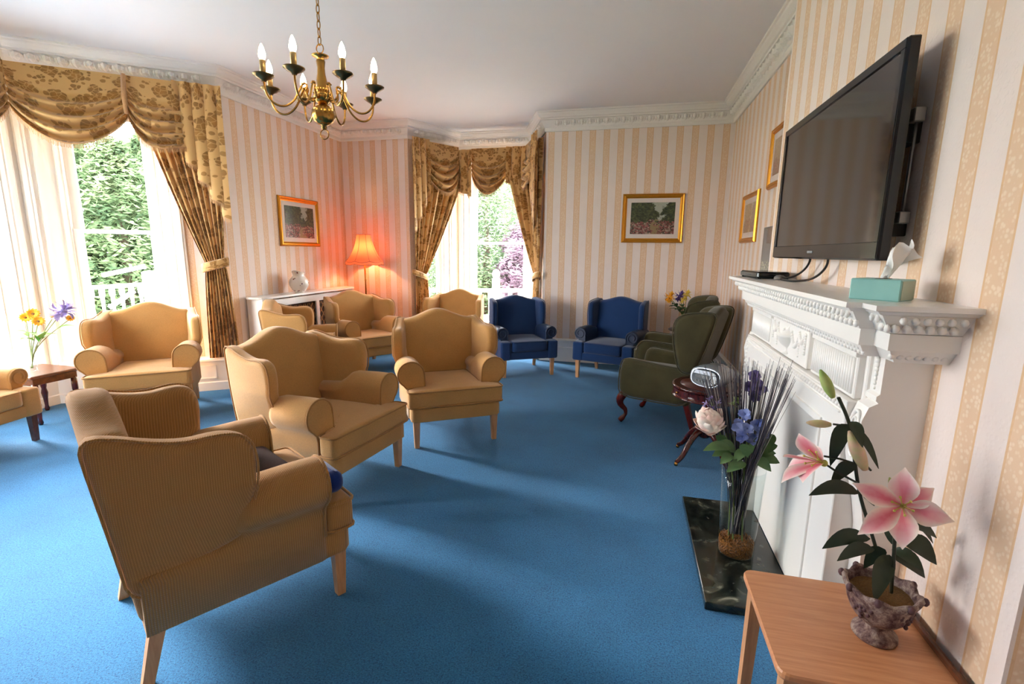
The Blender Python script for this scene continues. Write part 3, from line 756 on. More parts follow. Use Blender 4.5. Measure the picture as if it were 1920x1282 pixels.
# set-top box with remote, cables
bx = thing('set_top_box', 'flat black set-top box on the far end of the mantel shelf', 'set-top box', (.775, 3.16, 1.42), math.radians(3))
MB().box(-.085, -.17, .004, .085, .17, .040, .008).build('case', M['gloss_black'], bx); MB().box(-.088, -.16, .010, -.084, .16, .032).build('front_panel', M['black'], bx)
m = MB()
for y in (-.06, -.04, -.02, .0, .04): m.ball((-.088, y, .02), .003, 6, 4)
m.build('indicator_lights', M['silver'], bx)
m = MB(); [m.box(x-.01, y-.01, 0, x+.01, y+.01, .005) for x in (-.07, .07) for y in (-.15, .15)]; m.build('feet', M['black'], bx)
M['grey_plastic'] = plain('grey plastic', (120, 112, 104), .4)
pk = MB(); pk.lathe([(.026, 0), (.03, .006), (.028, .016), (.016, .024), (.002, .026)], 18); tag(pk.build('infrared_puck', M['grey_plastic'], None, (.80, 2.93, 1.4205)), 'small grey dome beside the set-top box', 'sensor')
for nm, lab, pts in (('television_cable', 'black double cable hanging from the television to the box', [(.855, 2.66, 1.56), (.86, 2.70, 1.50), (.84, 2.80, 1.445), (.80, 2.90, 1.427), (.81, 2.96, 1.427), (.84, 2.99, 1.428)]),
                     ('looped_cable', 'thin black cable looping under the television bottom edge', [(.855, 2.45, 1.56), (.86, 2.46, 1.50), (.84, 2.56, 1.44), (.80, 2.68, 1.4255), (.79, 2.80, 1.4255), (.795, 2.88, 1.4255)]),
                     ('drooping_cable', 'black cable drooping on the wall at the far end of the mantelpiece', [(.90, 3.50, 1.36), (.90, 3.52, 1.28), (.90, 3.50, 1.20), (.90, 3.42, 1.16), (.895, 3.33, 1.16), (.89, 3.245, 1.17)])):
    tag(MB().tube(chaikin(pts, 3, False), .0055, 8).build(nm, M['black']), lab, 'cable')
# tissue box
t_ = NT('pale teal box').set(.3, 0, .5); co = t_.coord(); t_.base(t_.mix(t_.noise(co, 12), lin((122, 178, 172)), lin((150, 200, 194)))); M['teal'] = t_.m
M['teal_end'] = plain('cream teal box end', (176, 190, 170), .4); M['tissue'] = plain('white tissue', (240, 236, 232), .8)
tb = thing('tissue_box', 'teal cardboard tissue box with one white tissue pulled up', 'tissue box', (.762, 1.728, 1.42), math.radians(-42))
MB().box(-.066, -.058, 0, .066, .058, .064, .003).build('carton', M['teal'], tb)
MB().box(.0655, -.052, .004, .0675, .052, .060).build('end_panel', M['teal_end'], tb)
m = MB(); m.lathe([(.022, .0641), (.022, .0655)], 16); m.build('opening', M['black'], tb)
def tis(u_, v): 
    a = (u_-.5)*2; w = .012+.034*v**.8
    return (.0+.055*v+.012*math.sin(9*u_+4*v)+.02*a*v, w*a*.8+.012*math.sin(7*v+5*u_), .062+.115*v-.03*v*v*abs(a)+.018*math.sin(11*u_)*v)
MB().grid(tis, 14, 14).grid(lambda u_, v: vadd(tis(1-u_, v*.8), (.012*v-.02*v, .02*v, .004)), 14, 12).build('tissue', M['tissue'], tb)

# ---------------------------------------------------------------- framed pictures
def painting(name, seed, cols):
    t = NT(name).set(.35, 0, .4); uv = t.coord('Generated'); mp = t.n('Mapping'); mp.inputs['Location'].default_value = (seed, seed*.7, seed*1.3); t.l(uv, mp.inputs[0]); co = mp.outputs[0]
    sp = t.n('SeparateXYZ'); t.l(uv, sp.inputs[0])
    ax = t.math('ADD', sp.outputs[0], 0.0); hz = sp.outputs[2]
    n = t.noise(co, 5, 6, .7); n2 = t.noise(co, 16, 4, .75); nn = t.math('SUBTRACT', n, .5)
    top = t.ramp(n2, [(.36, lin(cols[0])), (.50, lin(cols[1])), (.64, lin(cols[2]))])
    gap = t.math('LESS_THAN', t.math('ADD', t.math('ABSOLUTE', t.math('SUBTRACT', ax, .66)), t.math('ADD', t.math('MULTIPLY', t.math('SUBTRACT', 1.0, hz), .22), t.math('MULTIPLY', nn, .9))), .13)
    c = t.mix(gap, top, lin(cols[7]))
    v = t.n('TexVoronoi', Scale=32.0); t.l(co, v.inputs['Vector']); vs = t.n('SeparateColor'); t.l(v.outputs['Color'], vs.inputs[0])
    fcol = t.ramp(vs.outputs[0], [(.1, lin(cols[4])), (.35, lin(cols[5])), (.55, lin(cols[1])), (.75, lin(cols[6])), (.95, lin(cols[0]))])
    low = t.math('LESS_THAN', t.math('ADD', hz, t.math('MULTIPLY', nn, .7)), .40); c = t.mix(low, c, fcol)
    path = t.math('MULTIPLY', t.math('LESS_THAN', t.math('ABSOLUTE', t.math('ADD', t.math('SUBTRACT', ax, .56), t.math('MULTIPLY', nn, .9))), t.math('SUBTRACT', .11, t.math('MULTIPLY', hz, .2))), t.math('LESS_THAN', hz, .46))
    t.base(t.mix(path, c, lin(cols[3]))); return t.m
gard = [(34, 42, 32), (58, 66, 44), (96, 104, 62), (142, 122, 84), (150, 84, 80), (112, 56, 52), (186, 158, 142), (168, 172, 158)]
mead = [(150, 120, 88), (176, 146, 108), (190, 164, 128), (196, 170, 130), (160, 84, 62), (140, 70, 50), (120, 104, 66), (206, 186, 158)]
def picture(name, label, c, rz, w, h, paint, fw=.058, mt=.055, group=None, gold=True):
    """local x along the wall, -y toward the room"""
    r = thing(name, label, 'picture', c, rz, group)
    prof = [(0, 0), (0, .016), (.012, .030), (.022, .024), (.034, .026), (.046, .016), (fw, .012), (fw, 0)] if gold else [(0, 0), (0, .012), (fw, .012), (fw, 0)]
    m = MB(); cs = [(-w/2, -h/2), (w/2, -h/2), (w/2, h/2), (-w/2, h/2)]
    for k in range(4):
        a, b_ = cs[k], cs[(k+1) % 4]; vs = []
        for d, y in prof:
            for q in (a, b_): vs.append((q[0]-math.copysign(d, q[0]), -y, q[1]-math.copysign(d, q[1])))
        m.add(vs, [(2*j, 2*j+1, 2*j+3, 2*j+2) for j in range(len(prof)-1)], False)
    m.build('frame', M['gold'] if gold else M['steel'], r)
    if mt: MB().box(-w/2+fw-.004, -.010, -h/2+fw-.004, w/2-fw+.004, -.006, h/2-fw+.004).build('mount', M['mount'], r)
    q = fw+mt; MB().box(-w/2+q, -.0125, -h/2+q, w/2-q, -.010, h/2-q).build('print', paint, r)
    t_ = MB().box(-w/2+fw-.002, -.0145, -h/2+fw-.002, w/2-fw+.002, -.0138, h/2-fw+.002).build('glass', M['pane'], r)
    return r
M['mount'] = plain('cream mount', (226, 210, 200), .6)
picture('framed_picture', 'gilt framed landscape garden print hanging on the back wall', (.26, YB, 2.02), 0, .79, .635, painting('garden print', 3.1, gard))
picture('framed_picture', 'gilt framed print of a shady garden path above the radiator cabinet', (XL, 5.83, 1.915), PI/2, .81, .63, painting('garden path print', 8.4, gard))
picture('framed_picture', 'lower gilt framed print of flowers in the alcove', (XR, 5.56, 1.93), -PI/2, .66, .50, painting('alcove flower print', 5.2, mead), .05)
picture('framed_picture', 'higher gilt framed landscape print in the alcove, half behind the television', (XR, 4.62, 2.385), -PI/2, .66, .51, painting('alcove landscape print', 11.7, mead), .05)
picture('flower_print', 'narrow silver edged print of pale flowers on grey in the alcove', (XR, 4.60, 1.55), -PI/2, .66, .50, painting('grey flower print', 2.2, [(120, 120, 118), (128, 128, 126), (136, 136, 134), (120, 122, 122), (216, 214, 190), (150, 160, 120), (206, 204, 180), (132, 132, 132)]), .012, .0, gold=False)
# ---------------------------------------------------------------- chandelier
def emitter(name, c, st):
    t = NT(name); t.base((1, 1, 1, 1)); t.p.inputs['Emission Color'].default_value = (*c, 1); t.p.inputs['Emission Strength'].default_value = st; return t.m
M['bulb'] = emitter('lit candle bulb', (1, .78, .5), 16)
M['candle'] = plain('aged brass candle sleeve', (190, 158, 104), .35, .7)
M['bronze'] = plain('dark bronze pan', (120, 96, 60), .3, .9)
CX, CY, CZ = -1.575, 2.36, 2.36
ch = thing('chandelier', 'antique brass chandelier with eight lit candle bulbs hanging from a chain', 'chandelier', (CX, CY, ZC))
def cz(z): return z-ZC
MB().lathe([(.004, cz(2.165)), (.014, cz(2.17)), (.012, cz(2.185)), (.03, cz(2.19)), (.050, cz(2.205)), (.060, cz(2.232)), (.056, cz(2.258)), (.036, cz(2.278)), (.018, cz(2.285))], 36, flute=.05, nf=12, fz=(cz(2.19), cz(2.27))).build('ball', M['brass'], ch)
MB().lathe([(.018, cz(2.283)), (.034, cz(2.30)), (.046, cz(2.318)), (.046, cz(2.325)), (.024, cz(2.33)), (.030, cz(2.345)), (.034, cz(2.36)), (.026, cz(2.37)), (.026, cz(2.40)), (.020, cz(2.43)), (.018, cz(2.46)), (.022, cz(2.49)), (.016, cz(2.505)), (.040, cz(2.512)), (.042, cz(2.516)), (.014, cz(2.524)), (.006, cz(2.53))], 32, flute=.12, nf=10, fz=(cz(2.372), cz(2.50))).build('stem', M['brass'], ch)
MB().tube([(.024*math.cos(a), 0, cz(2.142)+.024*math.sin(a)) for a in [2*PI*k/20 for k in range(20)]], .003, 6, closed=True).build('pull_ring', M['brass'], ch)
MB().tube([(.020*math.cos(a), 0, cz(2.548)+.022*math.sin(a)) for a in [2*PI*k/20 for k in range(20)]], .003, 6, closed=True).build('top_ring', M['brass'], ch)
lk = None; z = 2.585; k = 0
while z < 3.36:
    if lk is None:
        lk = MB().tube([(.0085*math.cos(a), 0, .022*math.sin(a)) for a in [2*PI*j/14 for j in range(14)]], .0028, 5, closed=True).build('chain_link', M['brass'], ch, (0, 0, cz(z)))
    else: place(lk, 'chain_link', ch, (0, 0, cz(z)), (0, 0, PI/2*(k % 2)))
    z += .036; k += 1
MB().lathe([(.05, -.001), (.05, -.008), (.03, -.022), (.008, -.035), (.004, -.05)], 24).build('ceiling_rose', M['brass'], ch)
arm0 = pan0 = can0 = blb0 = None
for k in range(8):
    a = math.radians(22.5*.4+45*k)
    if arm0 is None:
        pts = chaikin([(.03, 0, cz(2.315)), (.06, 0, cz(2.30)), (.085, 0, cz(2.33)), (.072, 0, cz(2.362)), (.09, 0, cz(2.372)), (.112, 0, cz(2.335)), (.14, 0, cz(2.275)), (.19, 0, cz(2.238)), (.24, 0, cz(2.245)), (.272, 0, cz(2.29)), (.275, 0, cz(2.345))], 3, False)
        arm0 = MB().tube(pts, .0052, 8).build('arm', M['brass'], ch); arm0.rotation_euler.z = a; ar = arm0
        m = MB(); m.lathe([(.010, cz(2.335)), (.014, cz(2.342)), (.030, cz(2.350)), (.047, cz(2.362)), (.048, cz(2.366)), (.030, cz(2.358)), (.012, cz(2.356))], 24, (.275, 0, 0)); pan0 = m.build('drip_pan', M['bronze'], ar)
        m = MB(); m.lathe([(.0135, cz(2.356)), (.0135, cz(2.428)), (.012, cz(2.43))], 16, (.275, 0, 0)); can0 = m.build('candle_sleeve', M['candle'], ar)
        m = MB(); m.lathe([(.010, cz(2.43)), (.016, cz(2.445)), (.0165, cz(2.456)), (.011, cz(2.482)), (.004, cz(2.498)), (.001, cz(2.502))], 16, (.275, 0, 0)); blb0 = m.build('bulb', M['bulb'], ar)
        MB().tube([(.092, -.012, cz(2.36)), (.100, 0, cz(2.366)), (.092, .012, cz(2.36))], .004, 6).build('collar', M['brass'], ar)
    else:
        ar = place(arm0, 'arm', ch, (0, 0, 0), (0, 0, a))
        for o in list(arm0.children): place(o, o.name.split('.')[0], ar)

# ---------------------------------------------------------------- floor lamp
def shade_mat():
    t = NT('peach silk lampshade'); t.t.nodes.remove(t.p)
    d = t.n('BsdfDiffuse', Color=lin((232, 140, 106))); tr = t.n('BsdfTranslucent', Color=lin((224, 124, 80))); mx = t.n('MixShader', i0=.22)
    t.l(d.outputs[0], mx.inputs[1]); t.l(tr.outputs[0], mx.inputs[2]); t.l(mx.outputs[0], t.out.inputs[0]); return t.m
M['shade'] = shade_mat(); M['shade_trim'] = plain('dark pink braid', (150, 84, 66), .8)
LP = (-3.85, 6.60)
lp = thing('floor_lamp', 'lit floor lamp with scalloped peach shade on a thin brass pole', 'floor lamp', (LP[0], LP[1], 0))
MB().lathe([(.14, 0), (.14, .012), (.12, .022), (.04, .03), (.016, .05), (.012, .08)], 28).build('base', M['brass'], lp)
MB().lathe([(.011, .07), (.011, 1.10), (.016, 1.12), (.011, 1.14), (.011, 1.42)], 12).build('pole', M['brass'], lp)
SP = [(.105, 1.785), (.115, 1.72), (.135, 1.64), (.165, 1.56), (.205, 1.48), (.250, 1.42), (.272, 1.40)]
def shade_pt(r, z, a): k = 1-.035*abs(math.sin(4*a))**.5*0+.0; return (r*(1-.04*(1-abs(math.cos(4*a)))), z, a)
m = MB(); n = 96
def srad(r, a): return r*(1-.045*(1-abs(math.cos(4*a))))
rings = [[(srad(r, a)*math.cos(a), srad(r, a)*math.sin(a), z) for a in [2*PI*j/n for j in range(n)]] for r, z in SP]
rings.append([(srad(.278, a)*math.cos(a), srad(.278, a)*math.sin(a), 1.362-.018*abs(math.sin(4*a))) for a in [2*PI*j/n for j in range(n)]])
m.loft(rings, cap=False); sd = m.build('lampshade', M['shade'], lp, fixn=False)
for j in range(8):
    a = PI/4*j; MB().tube([(r*math.cos(a)*1.004, r*math.sin(a)*1.004, z) for r, z in SP], .0025, 5).build('seam_braid', M['shade_trim'], sd)
for (r, zf) in ((.273, lambda a: 1.40-.015*abs(math.sin(4*a))), (.279, lambda a: 1.362-.018*abs(math.sin(4*a))), (.1055, lambda a: 1.785)):
    MB().tube([(srad(r, a)*math.cos(a), srad(r, a)*math.sin(a), zf(a)) for a in [2*PI*j/64 for j in range(64)]], .003, 5, closed=True).build('rim_braid', M['shade_trim'], sd)
M['lamp_bulb'] = emitter('warm lamp bulb', (1, .62, .30), 3)
MB().lathe([(.014, 1.42), (.014, 1.45), (.024, 1.475), (.030, 1.50), (.024, 1.525), (.004, 1.535)], 16).build('bulb', M['lamp_bulb'], lp)
ld = bpy.data.lights.new('lamp_glow', 'POINT'); ld.energy = 7.5; ld.color = (1, .60, .30); ld.shadow_soft_size = .035
lo = bpy.data.objects.new('lamp_glow', ld); COL.objects.link(lo); lo.parent = lp; lo.location = (0, 0, 1.57)

# ---------------------------------------------------------------- radiator cabinet and jug
rc = thing('radiator_cabinet', 'white radiator cabinet with brown lattice grille along the left wall', 'radiator cover', (XL+.032, 5.72, 0))
def rb(name, x0, y0, z0, x1, y1, z1, mat=WG, c=.004, par=rc): return MB().box(x0, y0, z0, x1, y1, z1, c).build(name, mat, par)
o = rpoly([(0, -1.03), (.255, -.98), (.255, .96), (0, 1.06)], .10, 6)
MB().prism(o, lambda a, b_, h: (a, b_, h), .985, 1.008).build('shelf', WG, rc)
rb('side_panel', 0, -.97, 0, .215, -.945, .985); rb('side_panel', 0, .93, 0, .215, .955, .985)
rb('plinth', .195, -.945, 0, .218, .93, .13); rb('top_rail', .195, -.945, .88, .218, .93, .965)
for y in (-.945, -.70, .02, .72): rb('stile', .195, y, .13, .218, y+.2 if y in (-.945, .72) else y+.07, .88)
M['dark_backing'] = plain('dark cabinet inside', (74, 48, 30), .8)
rb('backing', .175, -.945, .13, .18, .93, .88, M['dark_backing'], 0)
M['lattice'] = plain('brown metal lattice', (158, 110, 62), .35, .5)
ls = None
for sg in (-1, 1):
    for k in range(17):
        y = -.72+k*.088
        if ls is None: ls = MB().box(-.004, -.006, -.46, .0, .006, .46).build('lattice_strip', M['lattice'], rc); ls.location = (.192, y, .505); ls.rotation_euler.x = sg*.62
        else: place(ls, 'lattice_strip', rc, (.192-.003*(sg > 0), y, .505), (sg*.62, 0, 0), (1, 1, .94))
def jugmat():
    t = NT('floral white china').set(.2, 0, .5); co = t.coord('Object'); v = t.n('TexVoronoi', Scale=15.0); t.l(co, v.inputs['Vector']); n = t.noise(co, 40, 3, .7)
    f = t.math('LESS_THAN', t.math('ADD', v.outputs['Distance'], t.math('MULTIPLY', n, .22)), .36)
    v2 = t.n('TexVoronoi', Scale=38.0); t.l(co, v2.inputs['Vector'])
    c = t.ramp(n, [(.38, lin((78, 60, 40))), (.5, lin((150, 70, 56))), (.62, lin((96, 70, 110)))])
    k = t.math('MULTIPLY', f, t.math('LESS_THAN', v2.outputs['Distance'], .42)); t.base(t.mix(k, lin((238, 230, 220)), c)); return t.m
M['china'] = jugmat(); M['jug_inner'] = plain('brown patterned jug lip', (132, 100, 62), .3, var=.3, vs=60)
jg = thing('china_jug', 'white china jug with painted flowers on the radiator cabinet', 'jug', (XL+.19, 5.49, 1.008), math.radians(15))
m = MB(); rings = []
for (r, z, sp) in ((.055, 0, 0), (.06, .006, 0), (.058, .012, 0), (.085, .04, 0), (.115, .09, 0), (.12, .13, 0), (.108, .17, 0), (.08, .20, .2), (.068, .222, .5), (.072, .245, 1), (.078, .262, 1.2)):
    rings.append([(r*math.cos(a)+0, r*math.sin(a)-(.03*sp*max(0, -math.sin(a))**3), z+(.022*sp*max(0, -math.sin(a))**2)) for a in [2*PI*j/32 for j in range(32)]])
m.loft(rings, cap=False); m.add(rings[0], [tuple(range(32))], False); m.build('body', M['china'], jg, fixn=False)
m = MB(); m.loft([[(x*.95, y*.95, zz-.002) for x, y, zz in rings[-1]], [(x*.93, y*.93, zz) for x, y, zz in rings[-3]], [(x*.5, y*.5, .19) for x, y, zz in rings[-3]]], cap=False); m.build('inner_lip', M['jug_inner'], jg, fixn=False)
MB().tube(chaikin([(0, .07, .235), (0, .12, .25), (0, .155, .21), (0, .15, .15), (0, .112, .11)], 3, False), .009, 8).build('handle', M['china'], jg)

# ---------------------------------------------------------------- pedestal table and radio
PTX, PTY, PTZ = .62, 3.74, .60
pt = thing('pedestal_table', 'round mahogany drum table on a tripod pedestal near the hearth', 'table', (PTX, PTY, 0))
MB().lathe([(.002, .598), (.235, .598), (.245, .60), (.258, .598), (.262, .590), (.258, .582), (.25, .58), (.25, .522), (.256, .520), (.258, .512), (.25, .508), (.02, .508)], 56).build('drum_top', M['mahogany'], pt)
M['leather'] = plain('dark tooled leather', (66, 26, 16), .3, var=.2, vs=20)
MB().lathe([(.002, .5985), (.20, .5985), (.20, .6005), (.002, .6005)], 48).build('leather_inset', M['leather'], pt)
for k in range(6):
    a = math.radians(205+60*k); m = MB()
    pts = [(.2515*math.cos(a+t_), .2515*math.sin(a+t_)) for t_ in [(-.42+.84*j/8) for j in range(9)]]
    m.loft([[(x, y, z) for x, y in pts]+[(x*.985, y*.985, z) for x, y in pts[::-1]] for z in (.53, .572)], smooth=False); dr = m.build('drawer_front', M['mahogany'], pt)
    MB().ball((.258*math.cos(a), .258*math.sin(a), .55), .008, 8, 6).build('knob', M['brass'], dr)
MB().lathe([(.05, .508), (.035, .49), (.022, .47), (.022, .43), (.036, .40), (.044, .36), (.036, .31), (.024, .285), (.03, .27), (.042, .26), (.045, .20), (.03, .185), (.012, .18)], 24).build('column', M['mahogany'], pt)
for k in range(4):
    a = math.radians(218+90*k); pts = chaikin([(.03, 0, .24), (.09, 0, .225), (.15, 0, .155), (.20, 0, .07), (.245, 0, .035), (.262, 0, .03)], 2, False)
    m = MB(); m.tube(pts, [lerp(.026, .014, j/(len(pts)-1)) for j in range(len(pts))], 8); lg = m.build('leg', M['mahogany'], pt); lg.rotation_euler.z = a
    MB().lathe([(.006, 0), (.013, .004), (.014, .016), (.010, .03)], 10, (.262, 0, 0)).build('castor', M['brass'], lg)
rd = thing('compact_radio', 'silver compact disc radio leaning on the pedestal table', 'radio', (PTX+.03, PTY-.01, .6005), math.radians(-38))
def ell(w, h, n=32, e=2.6):
    return [(w*math.copysign(abs(math.cos(a))**(2/e), math.cos(a)), h*math.copysign(abs(math.sin(a))**(2/e), math.sin(a))) for a in [2*PI*k/n for k in range(n)]]
rings = []
for (y, s_, dz) in ((-.125, .90, 0), (-.115, 1.0, 0), (-.02, 1.02, .004), (.06, .98, .004), (.11, .84, -.002), (.12, .6, -.01)):
    rings.append([(x*s_, y+z*.18, .076+dz+z*s_) for x, z in ell(.125, .074)])
MB().loft(rings).build('body', M['silver'], rd)
M['smoke'] = plain('smoked plastic', (60, 68, 76), .08, spec=.7); M['lcd'] = plain('dark display', (22, 32, 38), .15); M['sticker'] = plain('pale label sticker', (206, 214, 226), .5, var=.06, vs=90)
m = MB(); m.loft([[(x*.92, -.127+z*.18, .076+z*.92) for x, z in ell(.115, .066)], [(x*.8, -.138+z*.18, .076+z*.8) for x, z in ell(.115, .066)]]); fc = m.build('front_panel', M['smoke'], rd)
def fpt(x, z, d=0): return (x, -.1405+z*.18-d, .076+z)
m = MB(); m.loft([[fpt(*p) for p in ((-.07, -.004), (.03, -.004), (.03, .018), (-.07, .018))], [fpt(*p, .002) for p in ((-.07, -.004), (.03, -.004), (.03, .018), (-.07, .018))]], smooth=False); m.build('display', M['lcd'], fc)
m = MB(); m.loft([[fpt(*p) for p in ((-.085, .024), (.055, .024), (.045, .05), (-.07, .05))], [fpt(*p, .002) for p in ((-.085, .024), (.055, .024), (.045, .05), (-.07, .05))]], smooth=False); m.build('sticker', M['sticker'], fc)
m = MB()
for (x, z) in ((-.055, -.024), (-.03, -.026), (-.005, -.026), (.02, -.024)): m.ball(fpt(x, z), .007, 8, 5)
m.build('buttons', M['silver'], fc)
MB().tube([fpt(.075+.026*math.cos(a), -.002+.03*math.sin(a), .001) for a in [2*PI*k/20 for k in range(20)]], .003, 6, closed=True).build('dial_ring', M['silver'], fc)

# ---------------------------------------------------------------- beech side table
TX0, TX1, TY0, TY1, TZ = .438, .888, 1.225, 1.668, .475
st = thing('side_table', 'low beech side table against the striped wall', 'table', ((TX0+TX1)/2, (TY0+TY1)/2, 0))
hx, hy = (TX1-TX0)/2, (TY1-TY0)/2
o = rpoly([(-hx, -hy), (hx, -hy), (hx, hy), (-hx, hy)], .035, 6)
MB().loft([[(x*.985, y*.985, TZ-.026) for x, y in o], [(x, y, TZ-.018) for x, y in o], [(x, y, TZ-.006) for x, y in o], [(x*.988, y*.988, TZ) for x, y in o]], smooth=False).build('top', M['table_wood'], st)
MB().box(hx-.014, -hy+.02, TZ, hx, hy-.02, TZ+.022, .004).build('back_lip', M['darkwood'], st)
for sx in (-1, 1):
    for sy in (-1, 1):
        m = MB(); q = [(-1, -1), (1, -1), (1, 1), (-1, 1)]
        m.loft([[(sx*(hx-.035)+a*.016, sy*(hy-.04)+b_*.018, 0) for a, b_ in q], [(sx*(hx-.04)+a*.02, sy*(hy-.045)+b_*.024, TZ-.02) for a, b_ in q]], smooth=False); m.build('leg', M['beech'], st)
for sx in (-1, 1): MB().box(sx*(hx-.05)-.009, -hy+.06, TZ-.085, sx*(hx-.05)+.009, hy-.06, TZ-.02).build('apron', M['beech'], st)
for sy in (-1, 1): MB().box(-hx+.05, sy*(hy-.055)-.009, TZ-.085, hx-.05, sy*(hy-.055)+.009, TZ-.02).build('apron', M['beech'], st)

# ---------------------------------------------------------------- planted lily
def potmat():
    t = NT('weathered purple grey urn').set(.7, 0, .3); co = t.coord(); f = t.noise(co, 24, 5, .75)
    t.base(t.ramp(f, [(.36, lin((70, 42, 46))), (.5, lin((122, 98, 92))), (.62, lin((166, 148, 136)))])); t.bump(t.noise(co, 45, 4), .006); return t.m
M['urn'] = potmat(); M['urn_dark'] = plain('dark purple relief', (82, 50, 54), .6, var=.2, vs=60)
M['soil'] = plain('brown fibre filling', (112, 78, 34), .9, var=.5, vs=140, bump=.006)
PX, PY = .742, 1.435
po = thing('plant_urn', 'weathered grey purple footed urn with scalloped rim on the beech table', 'plant pot', (PX, PY, TZ), .3); po.scale = (.72, .72, .93)
m = MB(); n = 64
def urn_r(r, z, a): return r*(1+(.035*math.cos(8*a) if z > .14 else 0))
prof = [(.072, 0), (.078, .006), (.076, .018), (.055, .028), (.042, .04), (.045, .05), (.068, .062), (.092, .085), (.107, .115), (.114, .14), (.126, .158), (.130, .168), (.122, .176), (.110, .170), (.106, .15), (.10, .14)]
rings = [[(urn_r(r, z, a)*math.cos(a), urn_r(r, z, a)*math.sin(a), z+(.006*math.cos(8*a) if z > .155 else 0)) for a in [2*PI*j/n for j in range(n)]] for r, z in prof]
m.loft(rings, cap=False); m.add(rings[0], [tuple(range(n))], False); m.build('bowl', M['urn'], po, fixn=False)
for k in range(8):
    a = 2*PI*k/8; m = MB(); m.ball((.132*math.cos(a), .132*math.sin(a), .170), .013, 8, 5)
    m.build('rim_boss', M['urn_dark'], po)
for k in range(4):
    a0 = PI/2*k+.3; m = MB()
    for da, dz, r_ in ((0, 0, .010), (0, .018, .009), (0, -.018, .008), (.13, .012, .008), (-.13, .012, .008), (.24, -.002, .007), (-.24, -.002, .007), (.34, .018, .008), (-.34, .018, .008)):
        z = .108+dz; rr = .102+.16*(z-.1); m.ball((rr*math.cos(a0+da), rr*math.sin(a0+da), z), r_, 7, 5)
    m.build('leaf_relief', M['urn_dark'], po)
MB().lathe([(.001, .150), (.05, .151), (.104, .146)], 32, cap=False).build('filling', M['soil'], po)

def petal(m, base, tip, side, lift, w, n=8, cup=.25, droop=0.0, peak=.45, pw=.8):
    """a leaf or petal from base to tip; side = width direction, lift = bulge direction"""
    B, T = Vector(base), Vector(tip); Sd = Vector(side).normalized(); Lf = Vector(lift).normalized(); L = (T-B).length
    vs = []; uvs = []; k = 4
    for i in range(n+1):
        t = i/n; x = t**(math.log(.5)/math.log(peak)); wd = w*max(math.sin(PI*x), 0)**pw*.5+.0008
        c = B+(T-B)*t+Lf*(L*.16*math.sin(PI*t))-Vector((0, 0, 1))*droop*t*t
        for j in range(-k//2, k//2+1):
            f = j/(k/2); vs.append(tuple(c+Sd*wd*f+Lf*(cup*wd*f*f))); uvs.append((f*.5+.5, t))
    q = k+1; m.add(vs, [(i*q+j, i*q+j+1, (i+1)*q+j+1, (i+1)*q+j) for i in range(n) for j in range(k)], True, uvs); return m
def leafmat(name, a, b_, rough=.45):
    t = NT(name).set(rough, 0, .4); f = t.noise(t.coord(), 18, 3); t.base(t.mix(f, lin(a), lin(b_))); return t.m
M['lily_leaf'] = leafmat('dark lily leaf', (34, 44, 30), (58, 70, 46)); M['stem'] = leafmat('dark stem', (34, 38, 26), (52, 54, 36)); M['green_stem'] = leafmat('green stem', (86, 104, 50), (120, 132, 72))
M['leaf'] = leafmat('green leaf', (58, 88, 48), (104, 132, 78)); M['bright_leaf'] = leafmat('bright green leaf', (90, 150, 60), (130, 186, 90))
def petalmat(name, mid, edge):
    t = NT(name).set(.6, 0, .3); f = t.noise(t.coord(), 22, 3); t.base(t.mix(t.ramp(f, [(.35, (0, 0, 0, 1)), (.65, (1, 1, 1, 1))]), lin(mid), lin(edge)))
    return t.m
def lilymat(name, mid, edge):
    t = NT(name).set(.6, 0, .3); sp = t.n('SeparateXYZ'); t.l(t.n('UVMap').outputs[0], sp.inputs[0])
    ac = t.math('ABSOLUTE', t.math('SUBTRACT', t.math('MULTIPLY', sp.outputs[0], 2.0), 1.0)); g = t.math('MAXIMUM', ac, t.math('POWER', sp.outputs[1], 2.2))
    g = t.math('ADD', g, t.math('MULTIPLY', t.math('SUBTRACT', t.noise(t.coord(), 60, 3), .5), .3)); t.base(t.ramp(g, [(.1, lin(mid)), (.55, lin(edge)), (.95, lin((244, 226, 214)))])); return t.m
M['pink'] = lilymat('pink lily petal', (226, 112, 132), (238, 170, 176)); M['cream_pink'] = lilymat('pale lily petal', (232, 132, 146), (240, 188, 188))
M['bud'] = petalmat('lily bud', (222, 172, 158), (186, 190, 130)); M['green_bud'] = petalmat('green bud', (140, 170, 84), (176, 190, 116)); M['yellow'] = plain('yellow green stamen', (196, 188, 92), .6)
M['rust'] = plain('rust anther', (150, 110, 60), .7)
lily = thing('lily_plant', 'pink lily stems with dark leaves and buds growing in the urn', 'lily', (PX, PY, TZ+.15))
OR = Vector((PX, PY, TZ+.15))
def lv(px, py, y=PY): return at_y(px, py, y)-OR
VW = (Vector((0, 0, CH))-OR-Vector((0, 0, .3))).normalized()           # roughly toward the viewer's side of the room
s1 = [(0, .01, 0)]+[tuple(lv(*p, PY+.02)) for p in ((1652, 1060), (1630, 985), (1612, 930), (1603, 870), (1598, 810), (1586, 775), (1572, 745))]
MB().tube(chaikin(s1, 2, False), .0048, 7).build('stem', M['stem'], lily)
s2 = [(.02, -.01, 0)]+[tuple(lv(*p, PY-.03)) for p in ((1676, 1050), (1678, 1000), (1684, 955))]
MB().tube(chaikin(s2, 2, False), .0048, 7).build('stem', M['stem'], lily)
for pts in (((1607, 905), (1570, 885), (1548, 870)), ((1598, 800), (1578, 797), (1562, 795)), ((1633, 882), (1622, 870), (1618, 862)), ((1600, 868), (1575, 860), (1545, 855))):
    MB().tube([tuple(lv(*p, PY+.01)) for p in pts], .003, 6).build('side_stem', M['stem'], lily)
